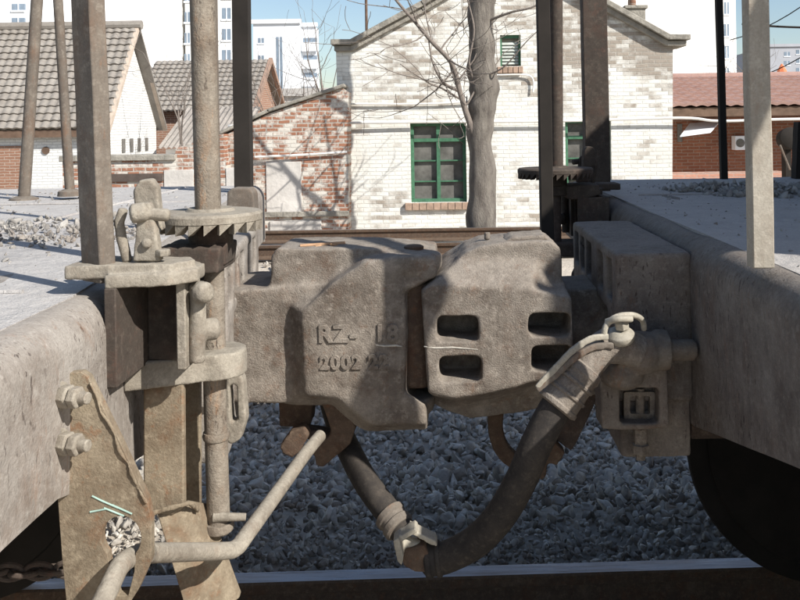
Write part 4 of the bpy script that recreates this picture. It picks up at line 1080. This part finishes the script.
bm = B(); q = [P(675, 138, D7-.75), P(712, 124, D7-.1), P(735, 122, D7+.2), P(706, 134, D7-.6)]
q = [Vector((P(676, 0, D7).x, D7-.15, P(676, 137, D7-.15).z)), Vector((P(706, 0, D7).x, D7-.15, P(706, 133, D7-.15).z)), Vector((P(735, 0, D7).x, D7+.99, P(735, 121, D7+1).z)), Vector((P(702, 0, D7).x, D7+.99, P(702, 124, D7+1).z))]
loft(bm, q, [p+Vector((0, 0, .02)) for p in q]); obj('awning', bm, 'white_wall2', rb)
for r in ((677, 124, 682, 142), (697, 124, 703, 132)):
    x0, x1, z0, z1 = pxr(*r, D7+1); bm = B(); box(bm, x0, x1, D7+.97, D7+1.01, z0, z1); obj('window', bm, 'grime_glass', rb)
ac = thing('air_conditioner', 'white air conditioner unit on the shaded wall of the red tiled building', 'air conditioner', P(742, 148, D7))
x0, x1, z0, z1 = pxr(736, 136, 748, 150, D7+.7); bm = B(); box(bm, x0, x1, D7+.75, D7+.99, z0, z1); obj('casing', bm, 'white_wall2', ac, bev=.01)
bm = B(); lathe(bm, [(.09, 0), (.09, .012), (.02, .014)], ((x0+x1)/2-.02, D7+.748, (z0+z1)/2), (0, -1, 0), 20); obj('fan_grille', bm, 'grime_glass', ac)
gt = thing('iron_drum', 'dark machinery against the red building near the right edge', 'machine', P(785, 160, 15.5))
bm = B(); q = P(786, 140, 15.8); lathe(bm, [(.18, 0), (.2, .03), (.2, .25), (.1, .3)], q, (0, -1, .2), 20); box(bm, q.x-.05, q.x+.05, q.y-.1, q.y+.1, GZ, q.z); obj('drum', bm, 'black', gt)
bm = B(); tube(bm, [P(780, 145, 15.5), P(790, 170, 15.4)], .02, 8); obj('strut', bm, 'post_grey', gt)

# ---- tall far buildings
def far_block(name, label, r, d, depth, mat, wins=(), shift=0, cat='apartment block', side=None):
    x0, x1, z0, z1 = pxr(*r, d); t = thing(name, label, cat, ((x0+x1)/2, d, GZ))
    bm = B(); box(bm, x0, x1, d, d+depth, GZ, z1); obj('wall', bm, mat, t)
    bm = B(); box(bm, x0-.2, x1+.2, d-.2, d+.2, z1, z1+.4); obj('parapet', bm, mat, t)
    for (a, b_, c, e, n, dy, kind) in wins:
        for k in range(n):
            u = pxr(a, b_+k*dy, c, e+k*dy, d); bm = B(); box(bm, u[0], u[1], d-.02, d+.12, u[2], u[3])
            wn = obj('window', bm, 'far_glass', t)
            if kind == 'b':
                bm = B(); box(bm, u[0]-.1, u[1]+.1, d-.5, d-.03, u[2]-.9, u[2]-.05); obj('balcony', bm, mat, t)
            else:
                bm = B(); box(bm, u[0]-.06, u[1]+.06, d-.06, d-.021, u[2]-.12, u[2]-.001); box(bm, (u[0]+u[1])/2-.03, (u[0]+u[1])/2+.03, d-.05, d-.021, u[2], u[3]); obj('window_frame', bm, 'white_wall2', wn)
    return t
far_block('office_block', 'huge plain white building filling the upper left', (26, -120, 183, 200), 55, 14, 'white_wall')
far_block('office_block', 'white tower with window columns behind the left brake shaft', (183, -120, 238, 200), 55.3, 3.6, 'white_wall', [(184.5, -30, 190, -20, 6, 21, 'w'), (222, -34, 231, -23, 8, 21, 'w')])
far_block('office_block', 'white building with bluish corner windows at the top left edge', (-60, -120, 26.5, 200), 50, 12, 'white_wall2', [(12, 4, 25, 10, 1, 20, 'w'), (12, 18, 25, 30, 1, 20, 'w'), (-12, 18, 0, 30, 1, 20, 'w')])
far_block('apartment_block', 'distant bluish white apartment block left of the gable', (253, 24, 301, 140), 80, 1.0, 'white_wall2', [(258, 38, 264, 43, 4, 17.5, 'w'), (276, 37, 283, 92, 1, 20, 'w')])
far_block('apartment_block', 'balconied wing of the distant bluish white apartment block', (301.3, 27, 317, 140), 81, 2, 'white_wall2', [(303, 38, 317, 42, 4, 17.5, 'b')])
far_block('low_building', 'low grey flat roofed building below the distant apartment block', (236, 97, 338, 150), 45, 6, plain('grey_render', (.40, .38, .36), .9, .1, 1), cat='building')
far_block('office_block', 'plain white high-rise behind the right of the brick gable', (560, -120, 722, 160), 60, 14, 'white_wall')
far_block('office_block', 'white building with grey side windows right of the high-rise', (722.3, -60, 738, 160), 62, 14, 'white_wall', [(724, -20, 729, -8, 5, 22, 'w')])
far_block('grey_block', 'distant grey building below the wires at the right edge', (770, 47, 860, 150), 120, 20, plain('grey_blue_render', (.36, .37, .40), .9, .1, .2), [(784, 52, 790, 56, 2, 9, 'w'), (796, 50, 803, 54, 3, 9, 'w')], cat='building')
bm = B(); q = P(782, 78, 60); lathe(bm, [(.45, 0), (.35, .5), (.05, 1.0)], q, n=8); tag(obj('orange_finial', bm, plain('orange_paint', (.6, .18, .08), .7), None), 'small orange pointed roof finial above the red tiles at right', 'finial')

# ---- hills on the horizon
bm = B(); n = 60; a = []; c = []
for i in range(n+1):
    x = -300+i*(1000/n); h = 6+14*max(0, mnoise.noise(Vector((x*.006, 2, 0)))+.4); a.append(bm.verts.new((x, 700, h))); c.append(bm.verts.new((x, 620, -2)))
for i in range(n): bm.faces.new([c[i], c[i+1], a[i+1], a[i]])
struct(obj('hills', bm, plain('hazy_hill', (.25, .26, .28), 1, .1, .02)), 'far low hills')

# ---- wires, pole
def wire(a, b_, label, r=.012, sag=.3, mat='black'):
    bm = B(); pts = [Vector(a).lerp(Vector(b_), t/10)-Vector((0, 0, sag*4*(t/10)*(1-t/10))) for t in range(11)]
    tube(bm, pts, r, 6); return tag(obj('wire', bm, mat), label, 'wire', 'overhead wires at the right')
wire(P(730, 40, 24), P(860, -42, 20), 'upper slanting overhead wire at the right edge', .014)
wire(P(742, 24, 22), P(860, 27, 22), 'thick level overhead wire at the right edge', .03, .05)
wire(P(730, 84, 24), P(860, 14, 20), 'lower slanting overhead wire at the right edge', .014)
bm = B(); p = P(367, 60, 30); tube(bm, [(p.x, 30, GZ), (p.x, 30, P(367, -60, 30).z)], .05, 10); box(bm, p.x-.6, p.x+.6, 29.95, 30.05, P(367, -50, 30).z, P(367, -47, 30).z)
tag(obj('utility_pole', bm, 'wood_dark'), 'thin utility pole rising behind the gable', 'pole')

# ================================================================== bare trees
def bark(name, c1, c2):
    m, b = new_mat(name, .95); v = objvec(m, (1, 1, .3))
    col = mix(m, ramp(m, noise_tex(m, 9, 8, .7, v), .35, .65), c1, c2)
    m.node_tree.links.new(col, b.inputs['Base Color']); bump(m, b, noise_tex(m, 16, 8, .75, v), 1, .05)
    return m
M['bark'] = bark('grey_bark', (.12, .103, .09), (.235, .21, .18)); M['twig'] = bark('twig_bark', (.19, .16, .14), (.27, .23, .20))
def grow(bm, p, dr, L_, r, lvl, rg, up=.15, maxl=4):
    n = 6; pts = [Vector(p)]; rs_ = [r]; d = Vector(dr).normalized(); kids = []
    for i in range(n):
        d = (d+Vector((rg.gauss(0, .13), rg.gauss(0, .13), rg.gauss(0, .1)+up*.3))).normalized()
        pts.append(pts[-1]+d*L_/n); rs_.append(max(.004, r*(1-.62*(i+1)/n)))
        if lvl < maxl and i >= 1: kids.append((pts[-1].copy(), d.copy(), rs_[-1]))
    tube(bm, pts, rs_, 6 if lvl > 1 else 8)
    for (q_, dq, rq) in kids:
        if rg.random() < (.5 if lvl < 3 else .38):
            side = Vector((rg.gauss(0, 1), rg.gauss(0, .7), rg.gauss(0, .6))).normalized()
            grow(bm, q_, dq*.7+side*.8, L_*rg.uniform(.45, .72), rq*.62, lvl+1, rg, up, maxl)
tr = thing('bare_tree', 'thick grey leafless tree in front of the whitewashed wall', 'tree', (P(481, 250, 12.15).x, 12.15, GZ))
DT = 12.15
bm = B()
tp = spline([P(482, 262, DT), P(481, 225, DT), P(482, 180, DT), P(480, 135, DT), P(482, 110, DT), P(484, 90, DT), P(481, 70, DT), P(482, 45, DT), P(481, 15, DT), P(483, -10, DT), P(486, -60, DT), P(490, -140, DT)], 5)
rr = [.235, .215, .205, .20, .21, .225, .215, .20, .19, .195, .17, .12]; R_ = []
for i in range(len(tp)): R_.append(np.interp(i/5, range(12), rr)*.93*(1+.05*math.sin(i*1.3)))
tube(bm, tp, R_, 20)
for v in bm.verts:
    n_ = mnoise.noise(v.co*3)*.035; c = Vector((v.co.x-P(482, 0, DT).x, v.co.y-DT, 0))
    if c.length > .01: v.co += c.normalized()*n_
obj('trunk', bm, 'bark', tr, ang=80)
rg = random.Random(21)
bm = B()
def limb(pl_, r0, r1, kids=True, seed=0):
    pts = spline(pl_, 5); n = len(pts); tube(bm, pts, [r0+(r1-r0)*i/(n-1) for i in range(n)], 9)
    g2 = random.Random(seed)
    if kids:
        for i in range(4, n, 2):
            d = (pts[min(i+1, n-1)]-pts[i-1]).normalized(); side = Vector((g2.gauss(0, 1), g2.gauss(0, .7), g2.gauss(.1, .7))).normalized()
            grow(bm, pts[i], d*.55+side*.8, g2.uniform(.6, 1.25), (r0+(r1-r0)*i/n)*.42, 2, g2, .1, 4)
limb([P(474, 135, DT-.1), P(466, 112, DT-.15), P(460, 92, DT-.2), P(452, 64, DT-.25), P(432, 42, DT-.3), P(415, 22, DT-.3), P(396, 0, DT-.3), P(370, -35, DT-.3)], .048, .014, True, 4)
limb([P(458, 90, DT-.2), P(448, 86, DT-.25), P(440, 78, DT-.3), P(432, 60, DT-.3), P(428, 35, DT-.3)], .028, .008, True, 5)
limb([P(473, 78, DT-.12), P(469, 62, DT-.2), P(474, 30, DT-.3), P(468, 0, DT-.3), P(462, -40, DT-.3)], .02, .01, False, 6)
limb([P(490, 20, DT-.1), P(512, 12, DT-.3), P(535, 6, DT-.4), P(560, -14, DT-.4)], .022, .008, False, 8)
limb([P(484, -5, DT), P(470, -40, DT-.2), P(440, -90, DT-.4)], .07, .03, False, 9)
limb([P(486, -20, DT), P(510, -60, DT-.2), P(540, -120, DT-.4)], .07, .03, False, 10)
limb([P(488, 75, DT-.15), P(505, 66, DT-.3), P(528, 40, DT-.4), P(548, 22, DT-.4)], .014, .005, False, 12)
obj('branches', bm, 'twig', tr, ang=80)
def bare(x, y, d, h, seed, label, r=.05, grp=None, maxl=4, name='bare_tree'):
    p = P(x, y, d); t = thing(name, label, 'tree', (p.x, d, GZ), grp); g2 = random.Random(seed)
    bm = B(); tube(bm, [(p.x, d, GZ), (p.x+.05, d, GZ+h*.3), (p.x-.05, d, GZ+h*.5)], [r, r*.8, r*.6], 8); obj('trunk', bm, 'twig', t)
    bm = B()
    for k in range(5):
        grow(bm, (p.x, d, GZ+h*(.28+.05*k)), Vector((g2.gauss(0, .45), g2.gauss(0, .4), 1)), h*g2.uniform(.3, .45), r*.5, 2, g2, .3, maxl)
    obj('branches', bm, 'twig', t); return t
GT = 'bare saplings beyond the lean-to'
bare(324, 100, 24, 6.0, 31, 'thin leafless sapling right of the distant apartment block', .05, GT)
bare(300, 100, 26, 4.6, 33, 'faint leafless sapling in front of the distant apartment block', .04, GT)
bare(268, 100, 25, 4.6, 35, 'leafless sapling just left above the lean-to roof', .04, GT)
bare(180, 100, 21, 4.8, 36, 'twiggy sapling in front of the long shed roof', .035, GT)
bare(736, 60, 30, 5.4, 41, 'dense twiggy tree in front of the white high-rise at right', .07, None, 5)
